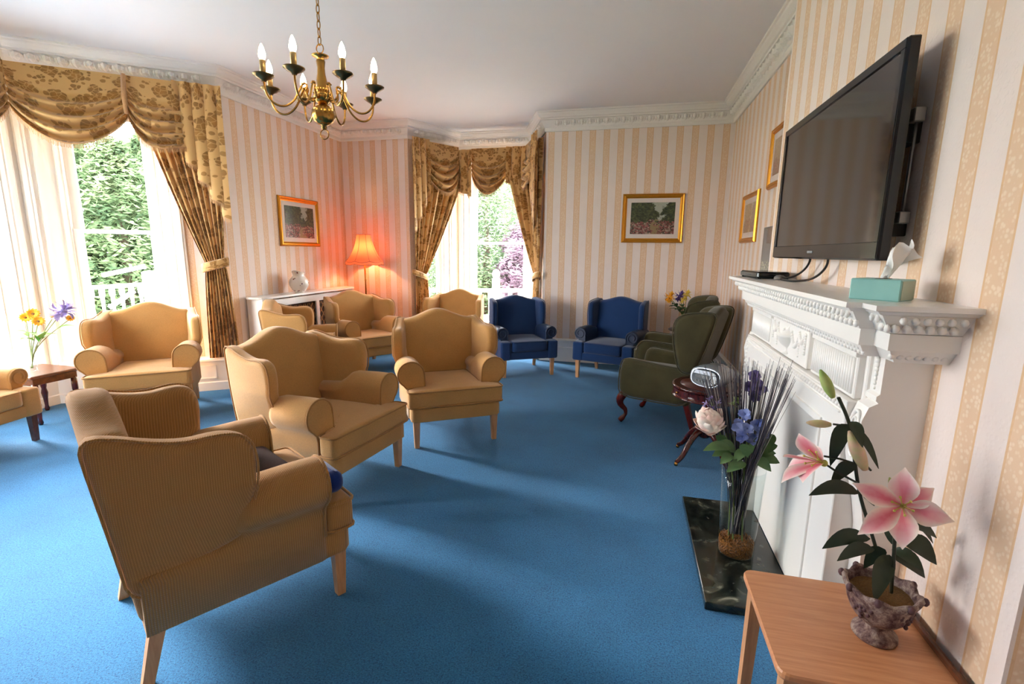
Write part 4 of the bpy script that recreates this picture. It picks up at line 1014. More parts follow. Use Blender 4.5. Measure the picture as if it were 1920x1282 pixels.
for (b0, t0, w, yy) in (((1612, 925), (1517, 925), .042, 0), ((1606, 870), (1558, 905), .036, .02), ((1590, 795), (1557, 870), .042, .03), ((1596, 790), (1618, 835), .03, -.03), ((1592, 800), (1648, 875), .022, 0),
                       ((1632, 1010), (1542, 1025), .046, .0), ((1640, 1030), (1570, 1048), .040, -.02), ((1660, 1030), (1620, 1062), .04, .03), ((1690, 1010), (1757, 1055), .055, 0), ((1672, 1040), (1735, 1080), .05, .02),
                       ((1672, 1030), (1732, 1068), .034, -.05), ((1668, 1040), (1640, 1125), .05, -.07), ((1672, 1020), (1660, 975), .03, .03), ((1700, 985), (1757, 1005), .03, .02), ((1700, 975), (1750, 1015), .02, .04), ((1620, 930), (1640, 945), .03, .03)):
    B = lv(*b0, PY+.005); T = lv(*t0, PY+yy); dr = (T-B).normalized(); sd_ = dr.cross(VW)
    lf = petal(MB(), B, T, sd_*.8+VW*.35, Vector((0, 0, 1))+VW*.4, w, 8, .3, .006).build('leaf', M['lily_leaf'], lily, fixn=False)
def lily_flower(C, tips, w, spread, cm):
    f = MB().ball(tuple(C), .010, 8, 6).build('flower', M['yellow'], lily)
    for k, T in enumerate(tips):
        dr = (T-C).normalized(); sd_ = dr.cross(spread)
        petal(MB(), C, T, sd_, spread, w*(1 if k % 2 else .85), 10, .18, 0, .46, 1.25).build('petal', cm[k % len(cm)], f, fixn=False)
    for k in range(6):
        a = 2*PI*k/6; sd_ = spread.orthogonal().normalized(); s2_ = spread.cross(sd_)
        e = C+spread*.05+(sd_*math.cos(a)+s2_*math.sin(a))*.022
        MB().tube([tuple(C), tuple(C+spread*.03+(sd_*math.cos(a)+s2_*math.sin(a))*.008), tuple(e)], .0014, 5).ball(tuple(e), .0035, 6, 4).build('stamen', M['yellow'], f)
    return f
C = lv(1692, 948, PY-.05)
lily_flower(C, [lv(1598, 905, PY-.08), lv(1697, 876, PY-.06), lv(1752, 915, PY-.05), lv(1790, 978, PY-.09), lv(1608, 1002, PY-.11), lv(1692, 1030, PY-.12)], .064, VW, [M['pink'], M['cream_pink']])
C = lv(1545, 868, PY); sp_ = (Vector((-.75, -.35, .35))).normalized()
lily_flower(C, [lv(1468, 856, PY-.06), lv(1498, 812, PY), lv(1465, 905, PY-.05), lv(1505, 905, PY-.08), lv(1520, 835, PY+.05), lv(1475, 880, PY+.06)], .054, sp_, [M['pink'], M['pink'], M['cream_pink']])
m = MB()
for (a, b_, r, mt, yy) in (((1562, 745), (1538, 693), .014, 'green_bud', .02), ((1558, 796), (1512, 792), .0115, 'bud', .01), ((1622, 880), (1592, 808), .018, 'bud', -.01), ((1682, 940), (1668, 895), .010, 'green_bud', 0)):
    A, B = lv(*a, PY+yy), lv(*b_, PY+yy); n = 9
    MB().tube([tuple(A+(B-A)*k/n) for k in range(n+1)], [r*max(.12, math.sin(PI*(.12+.84*k/n))**.8) for k in range(n+1)], 10).build('bud', M[mt], lily)

# ---------------------------------------------------------------- tall glass vase of mixed flowers on the hearth
VX, VY, VZ = .607, 2.47, .04
va = thing('glass_cylinder_vase', 'tall clear glass cylinder vase standing on the marble hearth', 'vase', (VX, VY, VZ))
MB().lathe([(.083, .0), (.086, .004), (.090, .15), (.096, .32), (.103, .472), (.100, .472), (.093, .32), (.087, .15), (.083, .012), (.002, .012)], 48, cap=False).build('glass_body', M['vase_glass'], va, fixn=False)
t_ = NT('amber gravel').set(.3, 0, .6); co = t_.coord(); v = t_.n('TexVoronoi', Scale=130.0); t_.l(co, v.inputs['Vector']); t_.base(t_.mix(v.outputs['Distance'], lin((196, 120, 40)), lin((80, 40, 14)))); t_.bump(v.outputs['Distance'], .01); M['gravel'] = t_.m
gv = MB(); gv.lathe([(.002, .013), (.080, .013), (.084, .06), (.082, .078), (.05, .088), (.002, .082)], 40)
for k in range(260):
    a = random.random()*2*PI; r = .08*math.sqrt(random.random()); gv.ball((r*math.cos(a), r*math.sin(a), .082+.006*random.random()+.006*(r < .06)), .0045, 5, 4)
tag(stuff(gv.build('vase_gravel', M['gravel'], None, (VX, VY, VZ))), 'amber gravel filling the bottom of the tall glass vase', 'gravel')
VO = Vector((VX, VY, VZ))
def vv(px, py, y=VY): return at_y(px, py, y)-VO
def stem_path(px, py, y, foot): 
    T = vv(px, py, y); neck = Vector((T.x*.32, T.y*.32, .47)); neck = Vector((max(-.07, min(.07, neck.x)), max(-.07, min(.07, neck.y)), .47))
    return chaikin([(foot[0], foot[1], .075), tuple(neck), tuple(T)], 3, False)
M['twig'] = plain('dark purple twig', (50, 42, 54), .6, var=.3, vs=40); M['pale_twig'] = plain('pale twig', (150, 140, 130), .6)
m = MB(); m2 = MB()
for k in range(210):
    f = random.random(); px = lerp(1312, 1492, f)+random.uniform(-6, 6); py = 676+26*abs(f-.45)*2*random.random()+random.uniform(-8, 36); y = VY+random.uniform(-.11, .14)
    T = vv(px, py, y)
    if T.x+VX > .685: T = at_x(px, py, random.uniform(.62, .685))-VO
    fo = (random.uniform(-.04, .03), random.uniform(-.03, .03), .12); nk = Vector((max(-.06, min(.06, T.x*.3)), max(-.06, min(.06, T.y*.3)), .46))
    p = chaikin([fo, tuple(nk+Vector((random.uniform(-.02, .02), random.uniform(-.02, .02), 0))), tuple(nk.lerp(T, .6)), tuple(T)], 1, False)
    (m if k % 5 else m2).tube(p, [lerp(.0022, .0007, i/(len(p)-1)) for i in range(len(p))], 4)
tb_ = tag(stuff(m.build('twig_bundle', M['twig'], None, tuple(VO), fixn=False)), 'spray of dark purple twigs fanning out of the tall glass vase', 'twigs')
tag(stuff(m2.build('pale_twig_bundle', M['pale_twig'], None, tuple(VO), fixn=False)), 'thin pale dry stalks among the twigs in the tall glass vase', 'twigs')
M['peony'] = petalmat('cream peony petal', (238, 226, 208), (236, 200, 186)); M['blue_pet'] = petalmat('blue flower petal', (92, 108, 176), (150, 162, 208)); M['lilac'] = petalmat('lilac petal', (128, 108, 168), (176, 162, 204)); M['violet'] = petalmat('violet petal', (84, 70, 122), (116, 100, 150))
def sprig(name, label, px, py, y, foot, cat='flower', stem='green_stem'):
    r = thing(name, label, cat, tuple(VO)); MB().tube(stem_path(px, py, y, foot), .0042, 7).build('stem', M[stem], r); return r
def leaves(r, spots, mat='leaf', w=.045):
    for (b0, t0, y) in spots:
        B, T = vv(*b0, y), vv(*t0, y-.02); dr = (T-B).normalized(); petal(MB(), B, T, dr.cross(VW), Vector((0, 0, 1))+VW*.4, w, 6, .25).build('leaf', M[mat], r, fixn=False)
def blossom(C, R_, n, mat, parent, name, w=None, rnd=1.0, lay=2):
    f = MB().ball(tuple(C), R_*.2, 6, 4).build(name, mat, parent)
    for k in range(n):
        d = Vector((random.gauss(0, 1), random.gauss(0, 1), random.gauss(0, 1)*rnd)).normalized(); l_ = R_*random.uniform(.8, 1.05)
        petal(MB(), C, C+d*l_, d.cross(Vector((.3, .5, .8))), d.orthogonal(), w or R_*.8, 4, .6).build('petal', mat, f, fixn=False)
    return f
r = sprig('peony_flower', 'cream and pink peony leaning out of the tall glass vase', 1345, 800, VY-.06, (-.02, -.02))
pc = vv(1331, 790, VY-.07); f = MB().ball(tuple(pc), .048, 14, 10).build('flower_head', M['peony'], r)
for k in range(46):
    g = PI*(3-math.sqrt(5))*k; zz = 1-2*(k+.5)/46; rr = math.sqrt(1-zz*zz); d = Vector((rr*math.cos(g), rr*math.sin(g), zz))
    tg = Vector((0, 0, 1))-d*d.z+Vector((random.uniform(-.5, .5), random.uniform(-.5, .5), 0)); tg.normalize()
    petal(MB(), pc+d*.044-tg*.03, pc+d*random.uniform(.054, .068)+tg*.032, d.cross(tg), d, .06, 4, -.5).build('petal', M['peony'], f, fixn=False)
leaves(r, [((1372, 850), (1335, 855), VY-.05), ((1372, 842), (1318, 845), VY-.09), ((1380, 850), (1345, 828), VY-.06), ((1375, 855), (1350, 870), VY-.1), ((1360, 840), (1345, 815), VY-.04)])
for (lab, px, py, y, foot, pts) in (('blue delphinium stem in the middle of the tall glass vase', 1402, 815, VY-.08, (.02, -.03), [(1398, 776), (1385, 802), (1402, 803), (1420, 797), (1392, 818), (1412, 822), (1432, 812), (1425, 795), (1386, 795)]),
                                 ('blue delphinium stem at the back of the tall glass vase', 1420, 720, VY+.05, (.03, .02), [(1416, 704), (1420, 718), (1408, 725), (1428, 730), (1416, 742)])):
    r = sprig('blue_delphinium', lab, px, py, y, foot)
    for (qx, qy) in pts:
        c = vv(qx, qy, y-.02+random.uniform(-.02, .02)); f = MB().ball(tuple(c), .006, 6, 4).build('floret', M['blue_pet'] if y < VY else M['violet'], r)
        for k in range(6):
            a = 2*PI*k/6+random.random(); d = (VW.cross(Vector((0, 0, 1))).normalized()*math.cos(a)+Vector((0, 0, 1))*math.sin(a)+VW*.4).normalized()
            petal(MB(), c, c+d*.034, d.cross(VW), VW, .03, 4, .3).build('petal', M['blue_pet'] if y < VY else M['violet'], f, fixn=False)
    if y < VY: leaves(r, [((1400, 845), (1375, 868), y), ((1405, 850), (1425, 830), y), ((1430, 850), (1458, 835), y), ((1420, 855), (1455, 850), y), ((1440, 838), (1452, 815), y)])
leaves(r, [((1400, 870), (1362, 885), VY-.1), ((1395, 862), (1338, 838), VY+.0), ((1385, 850), (1360, 812), VY+.02), ((1425, 862), (1462, 868), VY-.05), ((1410, 850), (1440, 822), VY-.1), ((1402, 858), (1392, 832), VY-.11), ((1415, 862), (1446, 884), VY-.1)], 'leaf', .05)
r = sprig('lilac_agapanthus', 'lilac agapanthus head beside the peony in the tall glass vase', 1335, 755, VY-.02, (-.035, .01))
for (qx, qy) in ((1332, 745), (1322, 758), (1338, 762), (1348, 752), (1326, 770), (1315, 782), (1345, 768), (1334, 778)):
    blossom(vv(qx, qy, VY-.03+random.uniform(-.02, .02)), .022, 7, M['lilac'], r, 'floret', .010)
r = sprig('filler_flower', 'pale yellow green filler flower among the twigs in the tall glass vase', 1378, 752, VY+.02, (0, .03))
blossom(vv(1378, 752, VY+.02), .035, 14, M['green_bud'], r, 'flower_head', .016)
# ---------------------------------------------------------------- curtains and swagged valances
def sm(x): x = max(0, min(1, x)); return x*x*(3-2*x)
def V2(p): return Vector((p[0], p[1]))
def fringe(path, nrm, drop, parent, pitch=.011):
    """row of hanging fringe threads below a hem path"""
    m = MB(); L = [0]
    for a, b_ in zip(path, path[1:]): L.append(L[-1]+math.dist(a, b_))
    n = int(L[-1]/pitch); q = resample(path, n+1, False)
    for a, b_ in zip(q, q[1:]):
        A, B = Vector(a), Vector(b_); d = drop*random.uniform(.85, 1.1); j = random.uniform(-.003, .003); e = (B-A)*.18
        m.add([tuple(A+e), tuple(B-e), tuple(B-e*1.5+Vector((j, j, -d))), tuple(A+e*1.5+Vector((j, j, -d)))], [(0, 1, 2, 3)], False)
        m.add([tuple(A), tuple(B), tuple(B+Vector((0, 0, -.010))), tuple(A+Vector((0, 0, -.010)))], [(0, 1, 2, 3)], False)
    o = stuff(m.build('fringe', M['fringe'], parent, fixn=False)); return o
def swag(parent, A, B, nrm, zt, D, hp, bulge=.10, folds=5, seed=0.0, u0=0.0, off=.0, name='swag', hpb=None):
    A, B = V2(A), V2(B); L = (B-A).length; hpb = hp if hpb is None else hpb
    def fn(u, v):
        sn = math.sin(PI*u)**.75; h = lerp(hp, hpb, u); dz = v*(h+(D-h)*sn)
        fo = (.012+.046*math.sin(PI*u))*sm((v-.22)/.35)*math.sin(2*PI*(folds*v**1.25)+seed+.5*math.sin(3*u))
        o = off+.03+bulge*1.1*sm(v*1.1)*math.sin(PI*u)**.8*(1-.25*v)+fo
        p = A+(B-A)*u+nrm*o
        return (p.x, p.y, zt-dz-.5*abs(fo)*0-.012*math.sin(PI*u)*(1-v)*0)
    m = MB().grid(fn, 44, 48, lambda u, v: (u*L*1.05+u0, v*(D*1.35)))
    s_ = m.build(name, M['damask'], parent, fixn=False)
    fringe([fn(k/60, 1) for k in range(61)], nrm, .05, s_); return s_
def tail(parent, A, B, nrm, zt, zi, zo, nf=4, amp=.035, off=.05, ov=.05, name='tail', u0=0.0):
    """pleated cascade: hem steps down from zi at A to zo at B"""
    A, B = V2(A), V2(B); d = (B-A).normalized(); w = (B-A).length
    def pt(t): 
        s_ = w*t+ov*math.sin(2*PI*nf*t)*(.3+.7*t); return A+d*s_+nrm*(off+amp*math.cos(2*PI*nf*t))
    def fn(u, v):
        z1 = lerp(zi, zo, u**1.05); p = pt(u); q = A+d*(w*u)+nrm*(off+.012*math.cos(2*PI*nf*u)); k = sm(v*3.0); r = q.lerp(p, k)
        return (r.x, r.y, zt-(zt-z1)*v)
    cl = w+.16*nf
    m = MB().grid(fn, 22*nf, 20, lambda u, v: (u*cl+u0, v*(zt-lerp(zi, zo, u))))
    s_ = m.build(name, M['damask'], parent, fixn=False); fringe([fn(k/90, 1) for k in range(91)], nrm, .045, s_); return s_
def path_pt(P, t):
    L = [0]
    for a, b_ in zip(P, P[1:]): L.append(L[-1]+(b_-a).length)
    x = t*L[-1]
    for k in range(len(P)-1):
        if x <= L[k+1]+1e-9: return P[k].lerp(P[k+1], (x-L[k])/max(L[k+1]-L[k], 1e-9)), (P[k+1]-P[k]).normalized()
    return P[-1], (P[-1]-P[-2]).normalized()
def curtain(parent, top, tie, bot, zt, zk, zb, nf=9, amp=(.034, .016, .028), side=1, ex=1.25, cloth=1.15):
    """side: +1 when the room lies to the left of the path"""
    top, tie, bot = [[V2(p) for p in q] for q in (top, tie, bot)]
    def fn(u, v):
        z = lerp(zt, zb, v); a, da = path_pt(top, u); k, dk = path_pt(tie, u); c, dc = path_pt(bot, u)
        if z > zk: f = ((zt-z)/(zt-zk))**ex; p = a.lerp(k, f); dd = da.lerp(dk, f); am = lerp(amp[0], amp[1], f)
        else: f = ((zk-z)/(zk-zb)); g = f**.55; p = k.lerp(c, g); dd = dk.lerp(dc, g); am = lerp(amp[1], amp[2], g)
        n = Vector((-dd.y, dd.x)).normalized()*side; w = 2*PI*nf*u+.35*math.sin(5*u+2*v)
        p = p+n*am*(math.sin(w)+.25*math.sin(2.7*w+1)); 
        return (p.x, p.y, z+.006*math.sin(w)*(v > .98))
    def uvf(u, v):
        z = lerp(zt, zb, v); w = lerp(1, .42, ((zt-z)/(zt-zk))**ex) if z > zk else lerp(.42, .55, ((zk-z)/(zk-zb))**.55)
        return ((u-.5)*cloth*w, v*(zt-zb))
    m = MB().grid(fn, nf*14, 60, uvf)
    return m.build('curtain', M['damask'], parent, fixn=False), fn
def tieback(parent, pts, zf, r=.045, nm='tieback'):
    """padded band round the gathered curtain: closed plan loop with heights"""
    m = MB(); P = [Vector((p[0], p[1], z)) for p, z in zip(pts, zf)]; n = len(P); rings = []
    for k in range(n):
        c = sum((Vector((p[0], p[1])) for p in pts), Vector((0, 0)))/n; o = (Vector((P[k].x, P[k].y))-c).normalized()
        rings.append([tuple(P[k]+Vector((o.x*.010*math.cos(a), o.y*.010*math.cos(a), r*math.sin(a)))) for a in [2*PI*j/8 for j in range(8)]])
    rings.append(rings[0]); vs = [q for g in rings for q in g]; uv = [(k*.05, j*.02) for k in range(n+1) for j in range(8)]
    m.add(vs, [(k*8+j, k*8+(j+1) % 8, (k+1)*8+(j+1) % 8, (k+1)*8+j) for k in range(n) for j in range(8)], True, uv)
    return m.build(nm, M['damask'], parent, fixn=False)
# large bay on the left
bd = (P1-P0).normalized(); bn = Vector((-bd.y, bd.x))
def bp(s, o): return P0+bd*s+bn*o
cl = thing('bay_curtain', 'gold floral curtain tied back beside the large bay window', 'curtain', (0, 0, 0))
cobj, cf = curtain(cl, [bp(-.05, .15), bp(.68, .13)], [bp(.02, .17), bp(.20, .16)], [bp(-.05, .16), bp(.25, .17)], 3.12, 1.39, .368, 9)
loop = []; zz = []
for k in range(28):
    a = 2*PI*k/28; loop.append(bp(.11+.125*math.cos(a), .165+.055*math.sin(a))); zz.append(1.385+.035*math.cos(a)*-1)
tieback(cl, loop, zz, .05)
vl = thing('bay_valance', 'gold floral swagged valance with fringe over the large bay window', 'valance', (0, 0, 0))
f2d = (P2-P1).normalized(); f2n = Vector((-f2d.y, f2d.x))
def b2(s, o): return P1+f2d*s+f2n*o
ZT = 3.185
swag(vl, bp(1.60, .13), bp(.712, .13), bn, ZT, .68, .36, .10, 5, .3)
swag(vl, bp(.72, .14), bp(.20, .14), bn, ZT, .66, .37, .09, 5, 1.4, .6, hpb=.62)
tail(vl, bp(.33, .15), bp(-.09, .15), bn, ZT, 2.56, 1.86, 4, .032, .05, .065)
swag(vl, b2(.10, .13), b2(1.14, .13), f2n, ZT, .68, .36, .10, 5, .9, .3); swag(vl, b2(1.14, .13), b2(2.25, .13), f2n, ZT, .68, .36, .10, 5, 2.2, .8)
tail(vl, bp(1.66, .20), bp(1.585, .17), bn, ZT+.01, 2.72, 2.80, 1, .02, .03, .02, u0=.4)
MB().tube([(*bp(.715, .20), ZT), (*bp(.72, .225), ZT-.2), (*bp(.722, .215), ZT-.36)], [.018, .022, .016], 8).build('swag_knot', M['fringe'], vl)
# far bay
A_, B_, C_, D_ = Vector((-3.20, 6.90)), Vector((-2.70, 7.66)), Vector((-1.60, 7.66)), Vector((-1.245, 6.84))
def on(P, Q, f, o=0.0): d = (Q-P).normalized(); n = Vector((d.y, -d.x)); return P.lerp(Q, f)+n*o
nA = Vector(((B_-A_).normalized().y, -(B_-A_).normalized().x)); nC = Vector((0, -1)); nD = Vector(((D_-C_).normalized().y, -(D_-C_).normalized().x))
c1 = thing('window_curtain', 'gold floral curtain tied back at the lamp side of the far bay', 'curtain', (0, 0, 0), group='far bay curtains')
curtain(c1, [on(A_, B_, .02), on(A_, B_, 1.0), on(B_, C_, .12)], [on(A_, B_, .02, .02), on(A_, B_, .24, .02)], [on(A_, B_, .0, .02), on(A_, B_, .34, .02)], 3.10, 1.19, .02, 8, side=-1)
lp_ = []; zz = []
for k in range(24): a = 2*PI*k/24; d = (B_-A_).normalized(); lp_.append(on(A_, B_, .12, .02)+d*.13*math.cos(a)+nA*.055*math.sin(a)); zz.append(1.19+.05*math.cos(a)*-1)
tieback(c1, lp_, zz, .045)
c2_ = thing('window_curtain', 'gold floral curtain tied back beside the navy blue armchair', 'curtain', (0, 0, 0), group='far bay curtains')
curtain(c2_, [on(B_, C_, .66), C_, on(C_, D_, 1.0)], [on(C_, D_, .78, .02), on(C_, D_, 1.0, .02)], [on(C_, D_, .66, .02), on(C_, D_, 1.0, .02)], 3.10, 1.21, .02, 8, side=-1)
lp_ = []; zz = []
for k in range(24): a = 2*PI*k/24; d = (D_-C_).normalized(); lp_.append(on(C_, D_, .89, .02)+d*.13*math.cos(a)+nD*.055*math.sin(a)); zz.append(1.21+.04*math.cos(a))
tieback(c2_, lp_, zz, .045)
v2 = thing('window_valance', 'gold floral swagged valance with tails over the far bay window', 'valance', (0, 0, 0))
tail(v2, on(A_, B_, .30, .03), on(A_, B_, -.03, .03), nA, 3.185, 2.42, 1.86, 3, .028, .045, .04)
swag(v2, on(A_, B_, .22, .02), on(A_, B_, .92, .02), nA, 3.16, .72, .40, .09, 5, .4)
tail(v2, on(B_, C_, -.06, .05), on(B_, C_, .20, .05), nC, 3.12, 2.52, 2.42, 2, .03, .05, .04, u0=.5)
swag(v2, on(B_, C_, .18, .02), on(B_, C_, .72, .02), nC, 3.14, .70, .38, .10, 5, 1.1, .2)
tail(v2, on(B_, C_, .70, .05), on(B_, C_, .98, .05), nC, 3.14, 2.62, 2.48, 2, .03, .05, .04, u0=.9)
swag(v2, on(C_, D_, .02, .02), on(C_, D_, .72, .02), nD, 3.16, .66, .40, .07, 5, 2.0)
tail(v2, on(C_, D_, .66, .03), on(C_, D_, 1.03, .03), nD, 3.185, 2.42, 1.86, 3, .028, .045, .04)
# ---------------------------------------------------------------- flowers in the bay and in the corner
def at_pt(px, py, d): r = ray(px, py)/FPX; return Vector((0, 0, CH))+r*d
bt = thing('bay_table', 'small dark wood table with turned legs in the bay window', 'table', (-5.20, 3.155, 0))
MB().box(-.25, -.205, .425, .25, .205, .45, .006).build('top', M['darkwood'], bt)
MB().box(-.22, -.175, .36, .22, .175, .425, .003).build('frieze', M['darkwood'], bt)
for sx in (-1, 1):
    for sy in (-1, 1): MB().lathe([(.014, 0), (.020, .02), (.014, .05), (.018, .12), (.026, .18), (.018, .22), (.024, .25), (.024, .30), (.022, .37)], 12, (sx*.20, sy*.155, 0)).build('leg', M['mahogany'], bt)
VB = Vector((-5.08, 3.06, .45))
va2 = thing('small_glass_vase', 'flared clear glass vase on the small table in the bay', 'vase', tuple(VB))
MB().lathe([(.04, 0), (.043, .006), (.032, .03), (.030, .06), (.040, .13), (.056, .21), (.065, .26), (.062, .26), (.052, .20), (.036, .13), (.026, .06), (.026, .03), (.001, .02)], 28, cap=False).build('glass_body', M['vase_glass'], va2, fixn=False)
M['orange'] = petalmat('orange gerbera petal', (240, 160, 30), (250, 190, 60)); M['yel'] = petalmat('yellow petal', (236, 200, 70), (244, 222, 110)); M['purple'] = petalmat('purple flower petal', (90, 66, 130), (120, 92, 160))
def daisy(C, R_, mat, parent, face, n=12, name='flower_head'):
    f = MB().ball(tuple(C), R_*.26, 8, 5).build(name, M['rust'], parent); sd_ = face.orthogonal().normalized(); s2_ = face.cross(sd_)
    for k in range(n):
        a = 2*PI*k/n; d = (sd_*math.cos(a)+s2_*math.sin(a)+face*.25).normalized(); petal(MB(), C, C+d*R_, d.cross(face), face, R_*.5, 4, .2).build('petal', mat, f, fixn=False)
    return f
def puff(C, R_, mat, parent, n=26, name='flower_head'):
    f = MB().ball(tuple(C), R_*.3, 8, 5).build(name, mat, parent)
    for k in range(n):
        g = PI*(3-math.sqrt(5))*k; z = 1-2*(k+.5)/n; rr = math.sqrt(1-z*z); d = Vector((rr*math.cos(g), rr*math.sin(g), z))
        petal(MB(), C+d*R_*.2, C+d*R_, d.cross(Vector((.3, .2, 1))), d.orthogonal(), R_*.34, 4, .4).build('petal', mat, f, fixn=False)
    return f
def bunch(O, specs, neck, cat='flower'):
    for (nm, lab, px, py, d, kind, R_, mat, lvs) in specs:
        T = at_pt(px, py, d)-O; r = thing(nm, lab, cat, tuple(O)); nk = Vector((max(-.03, min(.03, T.x*.25)), max(-.03, min(.03, T.y*.25)), neck))
        MB().tube(chaikin([(nk.x*-.3, nk.y*-.3, .05), tuple(nk), tuple(T)], 2, False), .0035, 6).build('stem', M['green_stem'], r)
        face = (Vector((0, 0, CH))-T-O).normalized()+Vector((0, 0, .5)); face.normalize()
        (daisy if kind == 'daisy' else puff)(T, R_, mat, r, *((face,) if kind == 'daisy' else ()))
        for (f0, ang, L_) in lvs:
            B = nk.lerp(T, f0); dr = Vector((math.cos(ang), math.sin(ang), .25)); petal(MB(), B, B+dr*L_, dr.cross(Vector((0, 0, 1))), Vector((0, 0, 1)), L_*.5, 5, .25).build('leaf', M['bright_leaf'] if O is VB else M['leaf'], r, fixn=False)
DB = (VB-Vector((0, 0, CH))).dot(FWD)
bunch(VB, [('gerbera_flower', 'tallest orange gerbera in the vase on the bay table', 62, 589, DB, 'daisy', .055, M['orange'], [(.35, 4.2, .12), (.2, .6, .14)]),
           ('gerbera_flower', 'drooping orange gerbera in the vase on the bay table', 72, 603, DB-.05, 'daisy', .05, M['orange'], [(.2, 5.0, .12)]),
           ('gerbera_flower', 'orange gerbera on the outer edge of the bay table vase', 48, 596, DB+.05, 'daisy', .05, M['orange'], [(.3, 3.0, .10)]),
           ('gerbera_flower', 'small orange bloom nearest the window frame in the bay vase', 132, 597, DB+.04, 'daisy', .034, M['orange'], [(.5, 1.0, .15)]),
           ('agapanthus_flower', 'violet agapanthus head in the vase on the bay table', 118, 583, DB, 'puff', .11, M['lilac'], [(.2, 5.6, .2), (.1, 2.2, .16)]),
           ('peach_flower', 'pale peach flower beside the agapanthus in the bay vase', 103, 590, DB+.06, 'puff', .05, M['bud'], [(.15, 1.5, .15), (.3, 4.6, .13)])], .25)
CT = at_y(1284, 600, 6.55)
ct = thing('corner_table', 'small dark table in the corner behind the green armchairs', 'table', (CT.x, 6.55, 0))
MB().lathe([(.001, .60), (.19, .60), (.20, .592), (.19, .58), (.001, .578)], 32).build('top', M['darkwood'], ct); MB().lathe([(.03, .58), (.018, .5), (.03, .35), (.018, .2), (.04, .06), (.13, .02), (.135, 0)], 20).build('pedestal', M['darkwood'], ct)
VC = Vector((CT.x, 6.55, .60)); M['ceramic'] = plain('white ceramic', (220, 214, 204), .25)
cv = thing('corner_vase', 'small white vase on the corner table behind the green armchairs', 'vase', tuple(VC))
MB().lathe([(.04, 0), (.05, .02), (.06, .08), (.05, .14), (.036, .17), (.042, .19), (.036, .19), (.03, .16)], 24, cap=False).build('body', M['ceramic'], cv, fixn=False)
DC = (VC-Vector((0, 0, CH))).dot(FWD)
bunch(VC, [('chrysanthemum_flower', 'large orange chrysanthemum in the corner bunch behind the green armchairs', 1256, 556, DC, 'puff', .085, M['orange'], [(.3, 3.5, .14), (.1, 3.0, .16), (.2, 5.0, .16), (.45, 4.2, .14), (.0, 4.4, .18)]),
           ('chrysanthemum_flower', 'low orange chrysanthemum in the corner bunch', 1257, 562, DC-.05, 'puff', .05, M['orange'], [(.2, 4.0, .12)]),
           ('aster_flower', 'purple aster in the middle of the corner bunch', 1275, 555, DC, 'puff', .085, M['purple'], [(.4, 4.5, .14), (.1, 5.5, .16), (.25, 3.4, .16)]),
           ('chrysanthemum_flower', 'pale yellow chrysanthemum beside the purple aster in the corner', 1287, 553, DC, 'puff', .08, M['yel'], [(.3, 6.0, .14), (.2, 4.0, .16)]),
           ('chrysanthemum_flower', 'yellow chrysanthemum lower in the corner bunch', 1281, 562, DC-.04, 'puff', .05, M['yel'], [(.2, .5, .12)])], .19)
# cloth and cushion on the ribbed chair
NC = (-1.676, 1.631); na = math.radians(147.9)
def nloc(x, y): return (NC[0]+x*math.cos(na)-y*math.sin(na), NC[1]+x*math.sin(na)+y*math.cos(na))
q = nloc(.0, -.02)
o = resample(rpoly([(-.2, -.22), (.2, -.22), (.21, .2), (-.21, .2)], .05), 48)
tag(MB().pillow(o, lambda a, b_, h: (a, b_, .055+h+.010*math.sin(14*a)*math.cos(11*b_)), .095, .04, .03, 0).build('folded_blanket', M['brown_fab'], None  , (q[0], q[1], .505), na), 'folded dark brown blanket on the seat of the ribbed armchair', 'blanket')
q = nloc(-.225, -.335)
o = resample(rpoly([(-.12, -.055), (.12, -.055), (.12, .055), (-.12, .055)], .04), 36)
tag(MB().pillow(o, lambda a, b_, h: (a, b_, .055+h), .10, .04, .01, 0).build('cushion_roll', M['royal'], None, (q[0], q[1], .487), na), 'royal blue cushion at the front of the ribbed armchair', 'cushion')

# ---------------------------------------------------------------- outside: terrace, balustrade, garden trees
M['lawn'] = plain('lawn', (70, 104, 40), .9, var=.3, vs=3); M['paving'] = plain('pale terrace paving', (190, 184, 172), .8, var=.1, vs=4)
struct(MB().box(-40, -30, -.6, 20, 40, -.5).build('ground', M['lawn'], fixn=False))
m = MB(); m.box(-10.6, -6, -.5, -6.0, 12.2, -.2); m.box(-6.0, 8.25, -.5, 4, 12.2, -.2); struct(m.build('terrace', M['paving'], fixn=False))
def balustrade(label, A, B, posts, n):
    A, B = Vector(A), Vector(B); d = B-A; L = d.length; r = thing('balustrade', label, 'balustrade', (A.x, A.y, -.2), math.atan2(d.y, d.x), 'terrace balustrades')
    MB().box(0, -.05, .98, L, .05, 1.05, .012).build('handrail', M['deck_wood'], r); MB().box(0, -.035, .10, L, .035, .16, .008).build('bottom_rail', M['deck_wood'], r)
    b0 = None
    for k in range(n):
        x = L*(k+.5)/n
        if b0 is None: b0 = MB().box(-.035, -.035, .16, .035, .035, .34, .004).loft([[(s_*math.cos(a), s_*math.sin(a), z) for a in [2*PI*j/8 for j in range(8)]] for s_, z in ((.032, .34), (.04, .45), (.024, .6), (.03, .75), (.034, .84))]).box(-.035, -.035, .84, .035, .035, .98, .004).build('baluster', M['deck_wood'], r, (x, 0, 0))
        else: place(b0, 'baluster', r, (x, 0, 0))
    for x in posts:
        p_ = MB().box(x-.07, -.07, 0, x+.07, .07, 1.22, .01).build('post', M['deck_wood'], r); MB().lathe([(.08, 1.22), (.085, 1.24), (.05, 1.26), (.07, 1.30), (.075, 1.35), (.05, 1.41), (.005, 1.43)], 14, (x, 0, 0)).build('finial', M['deck_wood'], p_)
